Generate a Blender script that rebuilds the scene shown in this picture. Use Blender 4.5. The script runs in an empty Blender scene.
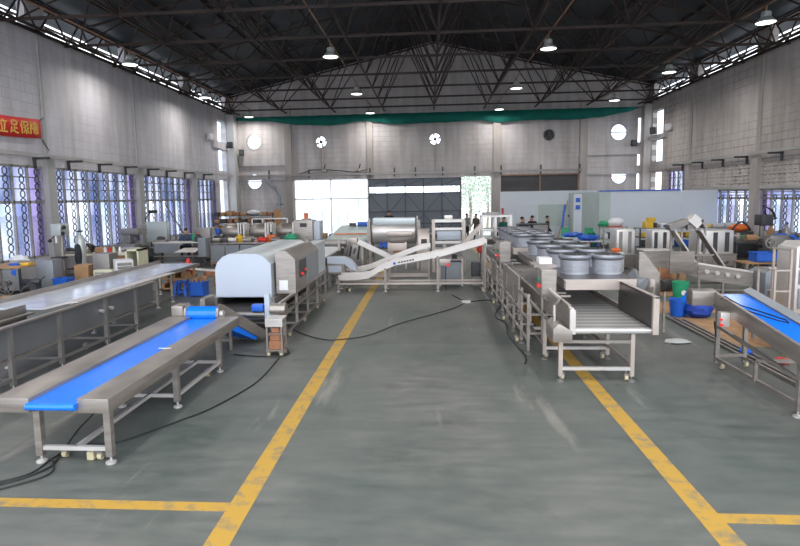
import bpy, bmesh, math, random
from mathutils import Vector, Matrix
random.seed(7)
S = 0.84            # one drawing unit in metres
SC = bpy.context.scene
COL = SC.collection
PI = math.pi

# ------------------------------------------------------------------ materials
def _nt(name):
    m = bpy.data.materials.new(name); m.use_nodes = True
    nt = m.node_tree; b = nt.nodes['Principled BSDF']
    return m, nt, b

def mat(name, col, metal=0.0, rough=0.5, var=0.0, scale=3.0, bump=0.0, stretch=(1, 1, 1), rvar=0.0, emit=0.0, spec=None):
    m, nt, b = _nt(name)
    b.inputs['Base Color'].default_value = (*col, 1)
    b.inputs['Metallic'].default_value = metal
    b.inputs['Roughness'].default_value = rough
    if spec is not None: b.inputs['Specular IOR Level'].default_value = spec
    if emit:
        b.inputs['Emission Color'].default_value = (*col, 1); b.inputs['Emission Strength'].default_value = emit
    if var or bump or rvar:
        tc = nt.nodes.new('ShaderNodeTexCoord'); mp = nt.nodes.new('ShaderNodeMapping')
        mp.inputs['Scale'].default_value = stretch
        nt.links.new(tc.outputs['Object'], mp.inputs['Vector'])
        n = nt.nodes.new('ShaderNodeTexNoise'); n.inputs['Scale'].default_value = scale; n.inputs['Detail'].default_value = 5
        nt.links.new(mp.outputs['Vector'], n.inputs['Vector'])
        if var:
            r = nt.nodes.new('ShaderNodeMix'); r.data_type = 'RGBA'
            r.inputs['A'].default_value = (*[max(0, c * (1 - var)) for c in col], 1)
            r.inputs['B'].default_value = (*[min(1, c * (1 + var)) for c in col], 1)
            mr = nt.nodes.new('ShaderNodeMapRange'); mr.inputs['From Min'].default_value = 0.3; mr.inputs['From Max'].default_value = 0.7
            nt.links.new(n.outputs['Fac'], mr.inputs['Value']); nt.links.new(mr.outputs['Result'], r.inputs['Factor'])
            nt.links.new(r.outputs['Result'], b.inputs['Base Color'])
        if rvar:
            mr = nt.nodes.new('ShaderNodeMapRange'); mr.inputs['To Min'].default_value = rough - rvar; mr.inputs['To Max'].default_value = rough + rvar
            nt.links.new(n.outputs['Fac'], mr.inputs['Value']); nt.links.new(mr.outputs['Result'], b.inputs['Roughness'])
        if bump:
            bp = nt.nodes.new('ShaderNodeBump'); bp.inputs['Strength'].default_value = bump; bp.inputs['Distance'].default_value = 0.02
            nt.links.new(n.outputs['Fac'], bp.inputs['Height']); nt.links.new(bp.outputs['Normal'], b.inputs['Normal'])
    return m

M = {}
M['steel'] = mat('brushed_steel', (0.37, 0.33, 0.30), 0.7, 0.4, 0.18, 2.0, 0.0, (1, 1, 8), 0.1)
M['steel_dark'] = mat('dull_steel', (0.30, 0.28, 0.265), 0.7, 0.45, 0.15, 2.0, 0, (1, 6, 1), 0.08)
M['steel_light'] = mat('bright_steel', (0.72, 0.68, 0.65), 0.55, 0.38, 0.08, 2.0, 0, (1, 1, 1), 0.06)
M['steel_warm'] = mat('warm_steel', (0.55, 0.47, 0.42), 0.5, 0.4, 0.1, 2.0, 0, (1, 1, 1), 0.06)
M['panel_grey'] = mat('grey_film_panel', (0.27, 0.285, 0.31), 0.25, 0.4, 0.08, 1.5)
M['barrel'] = mat('fan_barrel_metal', (0.46, 0.47, 0.52), 0.5, 0.38, 0.1, 3.0, 0, (1, 1, 6), 0.08)
M['rim'] = mat('fan_rim_metal', (0.28, 0.29, 0.32), 0.6, 0.4, 0.1, 4)
M['oven'] = mat('oven_film_white', (0.50, 0.545, 0.62), 0.1, 0.35, 0.05, 1.0)
M['oven_top'] = mat('oven_top_sheet', (0.56, 0.60, 0.62), 0.35, 0.35, 0.1, 1.2)
M['blue'] = mat('blue_belt', (0.008, 0.20, 0.90), 0.0, 0.18, 0.08, 0.7, 0, (1, 1, 1), 0.06)
M['blue_plastic'] = mat('blue_plastic', (0.015, 0.12, 0.58), 0, 0.4, 0.1, 4)
M['blue_bag'] = mat('blue_bag', (0.01, 0.05, 0.35), 0, 0.5, 0.3, 6, 0.4)
M['black'] = mat('black_rubber', (0.015, 0.015, 0.016), 0, 0.5, 0.1, 5)
M['dark'] = mat('dark_inside', (0.035, 0.033, 0.032), 0.2, 0.6, 0.2, 5)
M['white'] = mat('white_plastic', (0.75, 0.75, 0.76), 0, 0.4, 0.04, 5)
M['cream'] = mat('cream_plastic', (0.68, 0.66, 0.48), 0, 0.45, 0.06, 5)
M['wheel'] = mat('cream_wheel', (0.60, 0.52, 0.33), 0, 0.5, 0.1, 20)
M['red'] = mat('red_plastic', (0.65, 0.03, 0.02), 0, 0.4, 0.08, 5)
M['orange'] = mat('orange_plastic', (0.75, 0.16, 0.03), 0, 0.4, 0.08, 5)
M['yellow'] = mat('yellow_plastic', (0.78, 0.50, 0.04), 0, 0.4, 0.08, 5)
M['green'] = mat('green_plastic', (0.02, 0.33, 0.16), 0, 0.45, 0.1, 5)
M['teal'] = mat('teal_net', (0.0, 0.15, 0.115), 0, 0.8, 0.15, 1.2, 0.4)
M['card'] = mat('cardboard', (0.42, 0.24, 0.12), 0, 0.8, 0.18, 3)
M['card_dark'] = mat('brown_cartons', (0.34, 0.15, 0.08), 0, 0.8, 0.15, 3)
M['wood'] = mat('plywood', (0.40, 0.22, 0.10), 0, 0.7, 0.25, 2, 0, (1, 8, 1))
M['iron'] = mat('painted_iron', (0.07, 0.07, 0.075), 0.3, 0.5, 0.2, 4)
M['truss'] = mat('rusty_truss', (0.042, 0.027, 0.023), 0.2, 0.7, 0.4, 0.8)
M['rust'] = mat('rusty_conduit', (0.38, 0.22, 0.15), 0.2, 0.7, 0.3, 1.5)
M['cable'] = mat('black_cable', (0.012, 0.013, 0.014), 0, 0.5, 0.05, 5)
M['gate'] = mat('gate_sheet', (0.17, 0.19, 0.22), 0.1, 0.55, 0.08, 0.6)
M['gate_frame'] = mat('gate_frame', (0.085, 0.09, 0.10), 0.2, 0.5, 0.1, 2)
M['panel_dark'] = mat('dark_sheet', (0.07, 0.068, 0.072), 0.1, 0.6, 0.12, 1)
M['partition'] = mat('partition_white', (0.66, 0.70, 0.76), 0, 0.4, 0.04, 0.5)
M['partition_g'] = mat('partition_green', (0.50, 0.58, 0.56), 0, 0.5, 0.06, 0.7)
M['skin'] = mat('skin', (0.50, 0.29, 0.20), 0, 0.5)
M['hair'] = mat('hair', (0.012, 0.010, 0.009), 0, 0.5, 0.2, 30)
M['cl_grey'] = mat('grey_cloth', (0.22, 0.25, 0.27), 0, 0.8, 0.1, 8)
M['cl_dark'] = mat('dark_cloth', (0.018, 0.02, 0.03), 0, 0.8, 0.2, 8)
M['cl_olive'] = mat('olive_cloth', (0.10, 0.09, 0.06), 0, 0.8, 0.3, 8)
M['cl_green'] = mat('green_cloth', (0.01, 0.10, 0.08), 0, 0.8, 0.2, 8)
M['cl_blue'] = mat('slate_blue_cloth', (0.05, 0.08, 0.13), 0, 0.8, 0.2, 8)
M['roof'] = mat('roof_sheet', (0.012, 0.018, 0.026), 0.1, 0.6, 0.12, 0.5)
M['foliage'] = mat('foliage', (0.60, 0.74, 0.58), 0, 0.6, 0.5, 1.0)
M['bark'] = mat('bark', (0.34, 0.28, 0.22), 0, 0.8, 0.3, 4)
M['banner'] = mat('banner_red', (0.72, 0.03, 0.025), 0, 0.6, 0.05, 2)
M['gold'] = mat('banner_yellow', (0.85, 0.50, 0.10), 0, 0.6)
M['logo_blue'] = mat('logo_blue', (0.02, 0.12, 0.60), 0, 0.4)
M['paper'] = mat('paper', (0.60, 0.60, 0.58), 0, 0.7, 0.05, 5)
M['window_steel'] = mat('window_frame_paint', (0.36, 0.345, 0.34), 0.1, 0.5, 0.15, 3)
M['grille'] = mat('grille_iron', (0.10, 0.10, 0.12), 0.2, 0.5, 0.1, 3)
M['dark_steel2'] = mat('dark_brushed_steel', (0.10, 0.09, 0.085), 0.6, 0.32, 0.2, 2.0, 0, (1, 1, 4), 0.1)
M['film'] = mat('blue_film_sheet', (0.66, 0.70, 0.77), 0.2, 0.16, 0.15, 1.5, 0.05)
M['led'] = mat('lamp_lens', (1.0, 0.97, 0.92), 0, 0.4, emit=3.0)
M['led_red'] = mat('red_indicator', (0.8, 0.03, 0.02), 0, 0.4, emit=0.3)
M['lampshade'] = mat('lamp_shade', (0.50, 0.54, 0.52), 0.3, 0.35)

def glass(name, ca, cb, scale):
    m = bpy.data.materials.new(name); m.use_nodes = True; nt = m.node_tree
    nt.nodes.remove(nt.nodes['Principled BSDF']); out = nt.nodes['Material Output']
    tr = nt.nodes.new('ShaderNodeBsdfTransparent'); gl = nt.nodes.new('ShaderNodeBsdfGlossy'); gl.inputs['Roughness'].default_value = .08
    mx = nt.nodes.new('ShaderNodeMixShader'); mx.inputs[0].default_value = .06
    tc = nt.nodes.new('ShaderNodeTexCoord'); n = nt.nodes.new('ShaderNodeTexNoise'); n.inputs['Scale'].default_value = scale; n.inputs['Detail'].default_value = 2
    mp = nt.nodes.new('ShaderNodeMapping'); mp.inputs['Scale'].default_value = (1, 1, .35)
    nt.links.new(tc.outputs['Object'], mp.inputs['Vector']); nt.links.new(mp.outputs['Vector'], n.inputs['Vector'])
    cr = nt.nodes.new('ShaderNodeValToRGB'); cr.color_ramp.elements[0].position = .38; cr.color_ramp.elements[1].position = .60
    cr.color_ramp.elements[0].color = (*ca, 1); cr.color_ramp.elements[1].color = (*cb, 1)
    nt.links.new(n.outputs['Fac'], cr.inputs['Fac']); nt.links.new(cr.outputs['Color'], tr.inputs['Color'])
    nt.links.new(tr.outputs[0], mx.inputs[1]); nt.links.new(gl.outputs[0], mx.inputs[2]); nt.links.new(mx.outputs[0], out.inputs['Surface'])
    return m
M['glass_blue'] = glass('tinted_blue_glass', (0.24, 0.28, 0.40), (0.55, 0.56, 0.64), .9)
M['glass_pale'] = glass('pale_film_glass', (0.32, 0.36, 0.52), (0.60, 0.60, 0.70), .7)
M['glass_white'] = glass('milky_glass', (0.46, 0.52, 0.62), (0.85, 0.86, 0.9), .7)
M['glass_lilac'] = glass('lilac_film_glass', (0.40, 0.36, 0.52), (0.58, 0.53, 0.66), .7)
M['glass_clear'] = glass('clear_glass', (0.85, 0.9, 0.97), (0.97, 0.99, 1.0), .5)

def curtain_mat():
    m = bpy.data.materials.new('pvc_curtain'); m.use_nodes = True; nt = m.node_tree
    nt.nodes.remove(nt.nodes['Principled BSDF']); out = nt.nodes['Material Output']
    a = nt.nodes.new('ShaderNodeBsdfTransparent'); a.inputs['Color'].default_value = (.86, .9, .92, 1)
    b = nt.nodes.new('ShaderNodeBsdfTranslucent'); b.inputs['Color'].default_value = (.9, .92, .92, 1)
    mx = nt.nodes.new('ShaderNodeMixShader'); mx.inputs[0].default_value = .45
    nt.links.new(a.outputs[0], mx.inputs[1]); nt.links.new(b.outputs[0], mx.inputs[2]); nt.links.new(mx.outputs[0], out.inputs['Surface'])
    return m
M['curtain'] = curtain_mat()

def floor_mat():
    m, nt, b = _nt('floor_concrete'); L = nt.links.new; N = nt.nodes.new
    tc = N('ShaderNodeTexCoord')
    def noise(sc, det, stretch=(1, 1, 1), rough=.6):
        mp = N('ShaderNodeMapping'); mp.inputs['Scale'].default_value = stretch; L(tc.outputs['Object'], mp.inputs['Vector'])
        n = N('ShaderNodeTexNoise'); n.inputs['Scale'].default_value = sc; n.inputs['Detail'].default_value = det; n.inputs['Roughness'].default_value = rough
        L(mp.outputs['Vector'], n.inputs['Vector']); return n
    def ramp(src, p0, p1, c0, c1):
        r = N('ShaderNodeValToRGB'); e = r.color_ramp.elements; e[0].position = p0; e[1].position = p1; e[0].color = (*c0, 1); e[1].color = (*c1, 1)
        L(src, r.inputs['Fac']); return r
    def mix(mode, f, A, B):
        x = N('ShaderNodeMix'); x.data_type = 'RGBA'; x.blend_type = mode
        if isinstance(f, float): x.inputs['Factor'].default_value = f
        else: L(f, x.inputs['Factor'])
        L(A, x.inputs['A']); L(B, x.inputs['B']); return x.outputs['Result']
    n1 = noise(.35, 6, (1, .6, 1)); n2 = noise(3.5, 8, (.45, 1.6, 1)); n3 = noise(1.1, 6, (1, 1, 1))
    c1 = ramp(n1.outputs['Fac'], .35, .65, (.096, .114, .106), (.180, .176, .164))
    c2 = ramp(n2.outputs['Fac'], .3, .7, (.68, .72, .71), (1.18, 1.14, 1.10))
    base = mix('MULTIPLY', 1.0, c1.outputs['Color'], c2.outputs['Color'])
    # darker worn stains
    s = ramp(n3.outputs['Fac'], .56, .72, (1, 1, 1), (.70, .70, .69)); base = mix('MULTIPLY', 1.0, base, s.outputs['Color'])
    # pale scraped streaks
    n4 = noise(.9, 5, (1.6, .22, 1)); s4 = ramp(n4.outputs['Fac'], .60, .68, (0, 0, 0), (1, 1, 1))
    pale = N('ShaderNodeRGB'); pale.outputs[0].default_value = (.27, .245, .215, 1)
    f = N('ShaderNodeMath'); f.operation = 'MULTIPLY'; f.inputs[1].default_value = .75; L(s4.outputs['Color'], f.inputs[0])
    base = mix('MIX', f.outputs[0], base, pale.outputs[0])
    # big cast slabs
    mpb = N('ShaderNodeMapping'); L(tc.outputs['Object'], mpb.inputs['Vector'])
    br = N('ShaderNodeTexBrick'); br.offset = 0; br.inputs['Scale'].default_value = 1; br.inputs['Brick Width'].default_value = 3.6; br.inputs['Row Height'].default_value = 3.9
    br.inputs['Mortar Size'].default_value = .008; br.inputs['Color1'].default_value = (.90, .92, .91, 1); br.inputs['Color2'].default_value = (1.06, 1.05, 1.04, 1); br.inputs['Mortar'].default_value = (.88, .89, .89, 1); mpb.inputs['Location'].default_value = (1.3, .7, 0)
    L(mpb.outputs['Vector'], br.inputs['Vector']); base = mix('MULTIPLY', 1.0, base, br.outputs['Color'])
    L(base, b.inputs['Base Color'])
    rr = N('ShaderNodeMapRange'); rr.inputs['To Min'].default_value = .32; rr.inputs['To Max'].default_value = .72; L(n2.outputs['Fac'], rr.inputs['Value']); L(rr.outputs['Result'], b.inputs['Roughness'])
    bp = N('ShaderNodeBump'); bp.inputs['Strength'].default_value = .12; bp.inputs['Distance'].default_value = .01; L(n2.outputs['Fac'], bp.inputs['Height']); L(bp.outputs['Normal'], b.inputs['Normal'])
    return m
M['floor'] = floor_mat()

def line_mat():
    m, nt, b = _nt('worn_yellow_paint'); L = nt.links.new; N = nt.nodes.new
    tc = N('ShaderNodeTexCoord'); n = N('ShaderNodeTexNoise'); n.inputs['Scale'].default_value = 5; n.inputs['Detail'].default_value = 8; n.inputs['Roughness'].default_value = .7
    L(tc.outputs['Object'], n.inputs['Vector']); r = N('ShaderNodeValToRGB'); e = r.color_ramp.elements
    e[0].position = .34; e[1].position = .50; e[0].color = (.24, .195, .115, 1); e[1].color = (.50, .29, .045, 1)
    L(n.outputs['Fac'], r.inputs['Fac']); L(r.outputs['Color'], b.inputs['Base Color']); b.inputs['Roughness'].default_value = .6
    return m
M['line'] = line_mat()

def wall_mat(name, ca, cb, plane, jointdark):
    """painted blockwork: plane 'x' = wall facing x (uses y,z) or 'y' = wall facing y (uses x,z)"""
    m, nt, b = _nt(name); L = nt.links.new; N = nt.nodes.new
    tc = N('ShaderNodeTexCoord'); sx = N('ShaderNodeSeparateXYZ'); L(tc.outputs['Object'], sx.inputs[0]); cx = N('ShaderNodeCombineXYZ')
    L(sx.outputs['Y' if plane == 'x' else 'X'], cx.inputs[0]); L(sx.outputs['Z'], cx.inputs[1])
    n = N('ShaderNodeTexNoise'); n.inputs['Scale'].default_value = .28; n.inputs['Detail'].default_value = 7; n.inputs['Roughness'].default_value = .62; L(cx.outputs[0], n.inputs['Vector'])
    r = N('ShaderNodeValToRGB'); e = r.color_ramp.elements; e[0].position = .32; e[1].position = .68; e[0].color = (*ca, 1); e[1].color = (*cb, 1); L(n.outputs['Fac'], r.inputs['Fac'])
    mp = N('ShaderNodeMapping'); mp.inputs['Scale'].default_value = (2.2, .22, 1); L(cx.outputs[0], mp.inputs['Vector'])
    n2 = N('ShaderNodeTexNoise'); n2.inputs['Scale'].default_value = 1.0; n2.inputs['Detail'].default_value = 6; L(mp.outputs[0], n2.inputs['Vector'])
    r2 = N('ShaderNodeValToRGB'); e = r2.color_ramp.elements; e[0].position = .34; e[1].position = .62; e[0].color = (.80, .78, .76, 1); e[1].color = (1, 1, 1, 1); L(n2.outputs['Fac'], r2.inputs['Fac'])
    mx = N('ShaderNodeMix'); mx.data_type = 'RGBA'; mx.blend_type = 'MULTIPLY'; mx.inputs['Factor'].default_value = 1; L(r.outputs['Color'], mx.inputs['A']); L(r2.outputs['Color'], mx.inputs['B'])
    br = N('ShaderNodeTexBrick'); br.inputs['Scale'].default_value = 1; br.inputs['Brick Width'].default_value = .78; br.inputs['Row Height'].default_value = .36
    br.inputs['Mortar Size'].default_value = .018; br.inputs['Color1'].default_value = (1, 1, 1, 1); br.inputs['Color2'].default_value = (.95, .95, .95, 1); br.inputs['Mortar'].default_value = (jointdark, jointdark, jointdark, 1)
    L(cx.outputs[0], br.inputs['Vector'])
    n3 = N('ShaderNodeTexNoise'); n3.inputs['Scale'].default_value = .35; L(cx.outputs[0], n3.inputs['Vector'])
    mr = N('ShaderNodeMapRange'); mr.inputs['From Min'].default_value = .35; mr.inputs['From Max'].default_value = .65; L(n3.outputs['Fac'], mr.inputs['Value'])
    mx2 = N('ShaderNodeMix'); mx2.data_type = 'RGBA'; mx2.blend_type = 'MULTIPLY'; L(mr.outputs['Result'], mx2.inputs['Factor']); L(mx.outputs['Result'], mx2.inputs['A']); L(br.outputs['Color'], mx2.inputs['B'])
    L(mx2.outputs['Result'], b.inputs['Base Color']); b.inputs['Roughness'].default_value = .75
    return m
M['wall_left'] = wall_mat('wall_left_paint', (.50, .48, .51), (.68, .66, .70), 'x', .80)
M['wall_right'] = wall_mat('wall_right_paint', (.45, .405, .38), (.66, .60, .57), 'x', .45)
M['wall_back'] = wall_mat('wall_back_paint', (.46, .425, .42), (.64, .60, .60), 'y', .72)
M['trough'] = mat('dull_trough_sheet', (0.17, 0.172, 0.18), 0.35, 0.4, 0.15, 1.5, 0, (1, 1, 1), 0.1)
M['feed'] = mat('bright_feed_steel', (0.78, 0.73, 0.69), 0.4, 0.35, 0.06, 2.0)
M['pier_r'] = mat('beige_pier', (.40, .36, .335), 0, .8, .2, .9, .1, (1, 1, .3))
M['pier'] = mat('concrete_pier', (.42, .41, .40), 0, .8, .18, .9, .1, (1, 1, .3))
M['ground'] = mat('outside_ground', (.66, .66, .66), 0, .9, .1, .3)

def belt_mesh_mat():
    m, nt, b = _nt('wire_mesh_belt'); L = nt.links.new; N = nt.nodes.new
    tc = N('ShaderNodeTexCoord'); w = N('ShaderNodeTexWave'); w.bands_direction = 'Y'; w.inputs['Scale'].default_value = 1.3; w.inputs['Distortion'].default_value = .4
    w2 = N('ShaderNodeTexWave'); w2.bands_direction = 'Y'; w2.inputs['Scale'].default_value = 14
    L(tc.outputs['Object'], w.inputs['Vector']); L(tc.outputs['Object'], w2.inputs['Vector'])
    a = N('ShaderNodeMath'); a.operation = 'MULTIPLY'; L(w.outputs['Fac'], a.inputs[0]); L(w2.outputs['Fac'], a.inputs[1])
    r = N('ShaderNodeValToRGB'); r.color_ramp.elements[0].color = (.26, .25, .24, 1); r.color_ramp.elements[1].color = (.75, .73, .70, 1); L(a.outputs[0], r.inputs['Fac'])
    L(r.outputs['Color'], b.inputs['Base Color']); b.inputs['Metallic'].default_value = .4; b.inputs['Roughness'].default_value = .45
    return m
M['mesh_belt'] = belt_mesh_mat()

# ------------------------------------------------------------------ geometry kit
class MB:
    def __init__(s): s.v = []; s.f = []; s.m = []; s.cur = 0
    def add(s, vs, fs):
        o = len(s.v); s.v += [tuple(v) for v in vs]; s.f += [tuple(i + o for i in f) for f in fs]; s.m += [s.cur] * len(fs); return s
    def box(s, x0, x1, y0, y1, z0, z1):
        return s.add([(x0, y0, z0), (x1, y0, z0), (x1, y1, z0), (x0, y1, z0), (x0, y0, z1), (x1, y0, z1), (x1, y1, z1), (x0, y1, z1)],
                     [(0, 3, 2, 1), (4, 5, 6, 7), (0, 1, 5, 4), (1, 2, 6, 5), (2, 3, 7, 6), (3, 0, 4, 7)])
    def _frame(s, p, q):
        p = Vector(p); q = Vector(q); d = (q - p); L = d.length; d = d / L if L else Vector((0, 0, 1))
        a = Vector((0, 0, 1)) if abs(d.z) < .95 else Vector((0, 1, 0))
        u = d.cross(a).normalized(); w = u.cross(d).normalized(); return p, q, u, w
    def bar(s, p, q, a, b=None):
        b = b or a; p, q, u, w = s._frame(p, q); vs = []
        for c in (p, q):
            for i, j in ((-1, -1), (1, -1), (1, 1), (-1, 1)): vs.append(c + u * (a / 2 * i) + w * (b / 2 * j))
        return s.add(vs, [(0, 1, 2, 3), (7, 6, 5, 4), (0, 4, 5, 1), (1, 5, 6, 2), (2, 6, 7, 3), (3, 7, 4, 0)])
    def cyl(s, p, q, r, n=12, r2=None, caps=True):
        r2 = r if r2 is None else r2; p, q, u, w = s._frame(p, q); vs = []
        for c, rr in ((p, r), (q, r2)):
            for i in range(n): t = 2 * PI * i / n; vs.append(c + u * (rr * math.cos(t)) + w * (rr * math.sin(t)))
        fs = [(i, i + n, (i + 1) % n + n, (i + 1) % n) for i in range(n)]
        if caps: fs += [tuple(range(n)), tuple(range(2 * n - 1, n - 1, -1))]
        return s.add(vs, fs)
    def tube(s, pts, r, n=6):
        pts = [Vector(p) for p in pts]; k = len(pts); vs = []; up = None
        for i, p in enumerate(pts):
            d = (pts[min(i + 1, k - 1)] - pts[max(i - 1, 0)]).normalized()
            a = Vector((0, 0, 1)) if abs(d.z) < .95 else Vector((0, 1, 0))
            u = d.cross(a).normalized(); w = u.cross(d)
            for j in range(n): t = 2 * PI * j / n; vs.append(p + u * (r * math.cos(t)) + w * (r * math.sin(t)))
        fs = [(i * n + j, i * n + (j + 1) % n, (i + 1) * n + (j + 1) % n, (i + 1) * n + j) for i in range(k - 1) for j in range(n)]
        fs += [tuple(range(n - 1, -1, -1)), tuple(range((k - 1) * n, k * n))]
        return s.add(vs, fs)
    def lathe(s, c, prof, n=24, axis='z'):
        vs = []
        for r, z in prof:
            for i in range(n):
                t = 2 * PI * i / n; a, b2 = r * math.cos(t), r * math.sin(t)
                vs.append({'z': (c[0] + a, c[1] + b2, c[2] + z), 'x': (c[0] + z, c[1] + a, c[2] + b2), 'y': (c[0] + a, c[1] + z, c[2] + b2)}[axis])
        k = len(prof); fs = [(i * n + j, i * n + (j + 1) % n, (i + 1) * n + (j + 1) % n, (i + 1) * n + j) for i in range(k - 1) for j in range(n)]
        fs += [tuple(range(n - 1, -1, -1)), tuple(range((k - 1) * n, k * n))]
        return s.add(vs, fs)
    def prism(s, pts, axis, a0, a1):
        """outline pts (u,v) extruded along axis: x->(y,z)  y->(x,z)  z->(x,y)"""
        def P(u, v, a): return {'x': (a, u, v), 'y': (u, a, v), 'z': (u, v, a)}[axis]
        n = len(pts); vs = [P(u, v, a0) for u, v in pts] + [P(u, v, a1) for u, v in pts]
        return s.add(vs, [tuple(range(n)), tuple(range(2 * n - 1, n - 1, -1))] + [(i, i + n, (i + 1) % n + n, (i + 1) % n) for i in range(n)])
    def ring(s, c, r, t, axis='x', n=8, sx=1.0, sz=1.0):
        vs = []
        for i in range(n):
            a = 2 * PI * (i + .5) / n
            for rr, d in ((r - t, -t), (r + t, -t), (r + t, t), (r - t, t)):
                u, v = rr * math.cos(a) * sx, rr * math.sin(a) * sz
                vs.append((c[0] + d, c[1] + u, c[2] + v) if axis == 'x' else (c[0] + u, c[1] + d, c[2] + v))
        return s.add(vs, [(i * 4 + j, i * 4 + (j + 1) % 4, ((i + 1) % n) * 4 + (j + 1) % 4, ((i + 1) % n) * 4 + j) for i in range(n) for j in range(4)])
    def blob(s, c, rx, ry, rz, n=12, k=8, jit=0.0):
        rnd = random.Random(int(abs(c[0] * 131 + c[1] * 17 + rx * 999))); pr = []
        vs = [(c[0], c[1], c[2] - rz)]
        for i in range(1, k):
            ph = -PI / 2 + PI * i / k
            for j in range(n):
                t = 2 * PI * j / n; f = 1 + jit * (rnd.random() - .5)
                vs.append((c[0] + rx * f * math.cos(ph) * math.cos(t), c[1] + ry * f * math.cos(ph) * math.sin(t), c[2] + rz * f * math.sin(ph)))
        vs.append((c[0], c[1], c[2] + rz)); e = len(vs) - 1
        fs = [(0, 1 + (j + 1) % n, 1 + j) for j in range(n)]
        for i in range(k - 2):
            for j in range(n): a = 1 + i * n; fs.append((a + j, a + (j + 1) % n, a + n + (j + 1) % n, a + n + j))
        a = 1 + (k - 2) * n; fs += [(a + j, a + (j + 1) % n, e) for j in range(n)]
        return s.add(vs, fs)
    def build(s, name, m, parent=None, bev=0.0, origin=None):
        mats = m if isinstance(m, (list, tuple)) else [m]
        org = Vector(origin) if origin else (ORG.get(parent.name, Vector((0, 0, 0))) if parent else Vector((0, 0, 0)))
        me = bpy.data.meshes.new(name)
        me.from_pydata([((v[0] - org.x) * S, (v[1] - org.y) * S, (v[2] - org.z) * S) for v in s.v], [], s.f)
        for x in mats: me.materials.append(M[x] if isinstance(x, str) else x)
        me.polygons.foreach_set('material_index', s.m)
        bm = bmesh.new(); bm.from_mesh(me)
        bmesh.ops.recalc_face_normals(bm, faces=bm.faces)
        if bev:
            bmesh.ops.bevel(bm, geom=[e for e in bm.edges if len(e.link_faces) == 2 and e.calc_face_angle(0) > .6], offset=bev * S, segments=2, affect='EDGES', profile=.6, clamp_overlap=True)
        bm.to_mesh(me); bm.free()
        me.shade_smooth(); me.set_sharp_from_angle(angle=math.radians(38))
        o = bpy.data.objects.new(name, me); COL.objects.link(o)
        if parent: o.parent = parent
        else: o.location = org * S
        ORG[o.name] = org
        return o
ORG = {}

def tag(o, label=None, cat=None, group=None, kind=None):
    if label: o['label'] = label
    if cat: o['category'] = cat
    if group: o['group'] = group
    if kind: o['kind'] = kind
    return o
def thing(name, label, cat, loc=(0, 0, 0), group=None):
    o = bpy.data.objects.new(name, None); COL.objects.link(o); o.empty_display_size = .1
    o.location = Vector(loc) * S; ORG[o.name] = Vector(loc)
    return tag(o, label, cat, group)
def place(o, x, y, z=0, rz=0.0, s=1.0):
    o.location = Vector((x, y, z)) * S; o.rotation_euler = (0, 0, rz); o.scale = (s, s, s); return o
KIDS = {}
def kids(o): return list(o.children)
def copy_tree(o, parent=None):
    c = o.copy(); COL.objects.link(c); c.parent = parent
    for ch in kids(o): copy_tree(ch, c)
    return c
def dup(o, label, x, y, z=0, rz=0.0, group=None, s=1.0):
    c = copy_tree(o); place(c, x, y, z, rz, s); c['label'] = label
    if group: c['group'] = group
    return c
def struct(name, mb, m, **k): return tag(mb.build(name, m, **k), kind='structure')
def single(name, mb, m, label, cat, origin=None, group=None, bev=0.0, kind=None):
    return tag(mb.build(name, m, origin=origin, bev=bev), label, cat, group, kind)

# ------------------------------------------------------------------ camera
cam_d = bpy.data.cameras.new('camera'); cam = bpy.data.objects.new('camera', cam_d); COL.objects.link(cam); SC.camera = cam
F, PT, YW, RL, CX, CY = 576.56, -.1075, -.0727, -.0169, 387.55, 259.45
fw = Vector((math.sin(YW) * math.cos(PT), math.cos(YW) * math.cos(PT), math.sin(PT)))
rt = Vector((math.cos(YW), -math.sin(YW), 0)); up = rt.cross(fw)
rt2 = math.cos(RL) * rt + math.sin(RL) * up; up2 = -math.sin(RL) * rt + math.cos(RL) * up
cam.matrix_world = Matrix(((rt2.x, up2.x, -fw.x, 0), (rt2.y, up2.y, -fw.y, 0), (rt2.z, up2.z, -fw.z, 3.4 * S), (0, 0, 0, 1)))
cam_d.sensor_width = 36; cam_d.lens = F / 800 * 36; cam_d.shift_x = (400 - CX) / 800; cam_d.shift_y = -(273 - CY) / 800
cam_d.clip_end = 500; cam_d.clip_start = .05

# ------------------------------------------------------------------ world and exposure
w = bpy.data.worlds.new('sky'); SC.world = w; w.use_nodes = True; nt = w.node_tree
bg = nt.nodes['Background']; bg.inputs['Strength'].default_value = 2.0; bg.inputs['Color'].default_value = (.86, .92, 1.0, 1)
vs = SC.view_settings; vs.view_transform = 'Standard'; vs.look = 'None'; vs.gamma = 1; vs.use_curve_mapping = False; vs.exposure = 0.72

XL, XR, YB = -17.2, 18.2, 50.0
XC = .5
def roofz(x): return 16.3 - .225 * abs(x - XC)

LAMP_W = 75
# ------------------------------------------------------------------ shell
struct('floor', MB().box(XL - .4, XR + .4, -6, YB + .4, -.2, 0), 'floor')
struct('ground', MB().box(-120, 120, -60, 160, -.5, -.22), 'ground')

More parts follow.
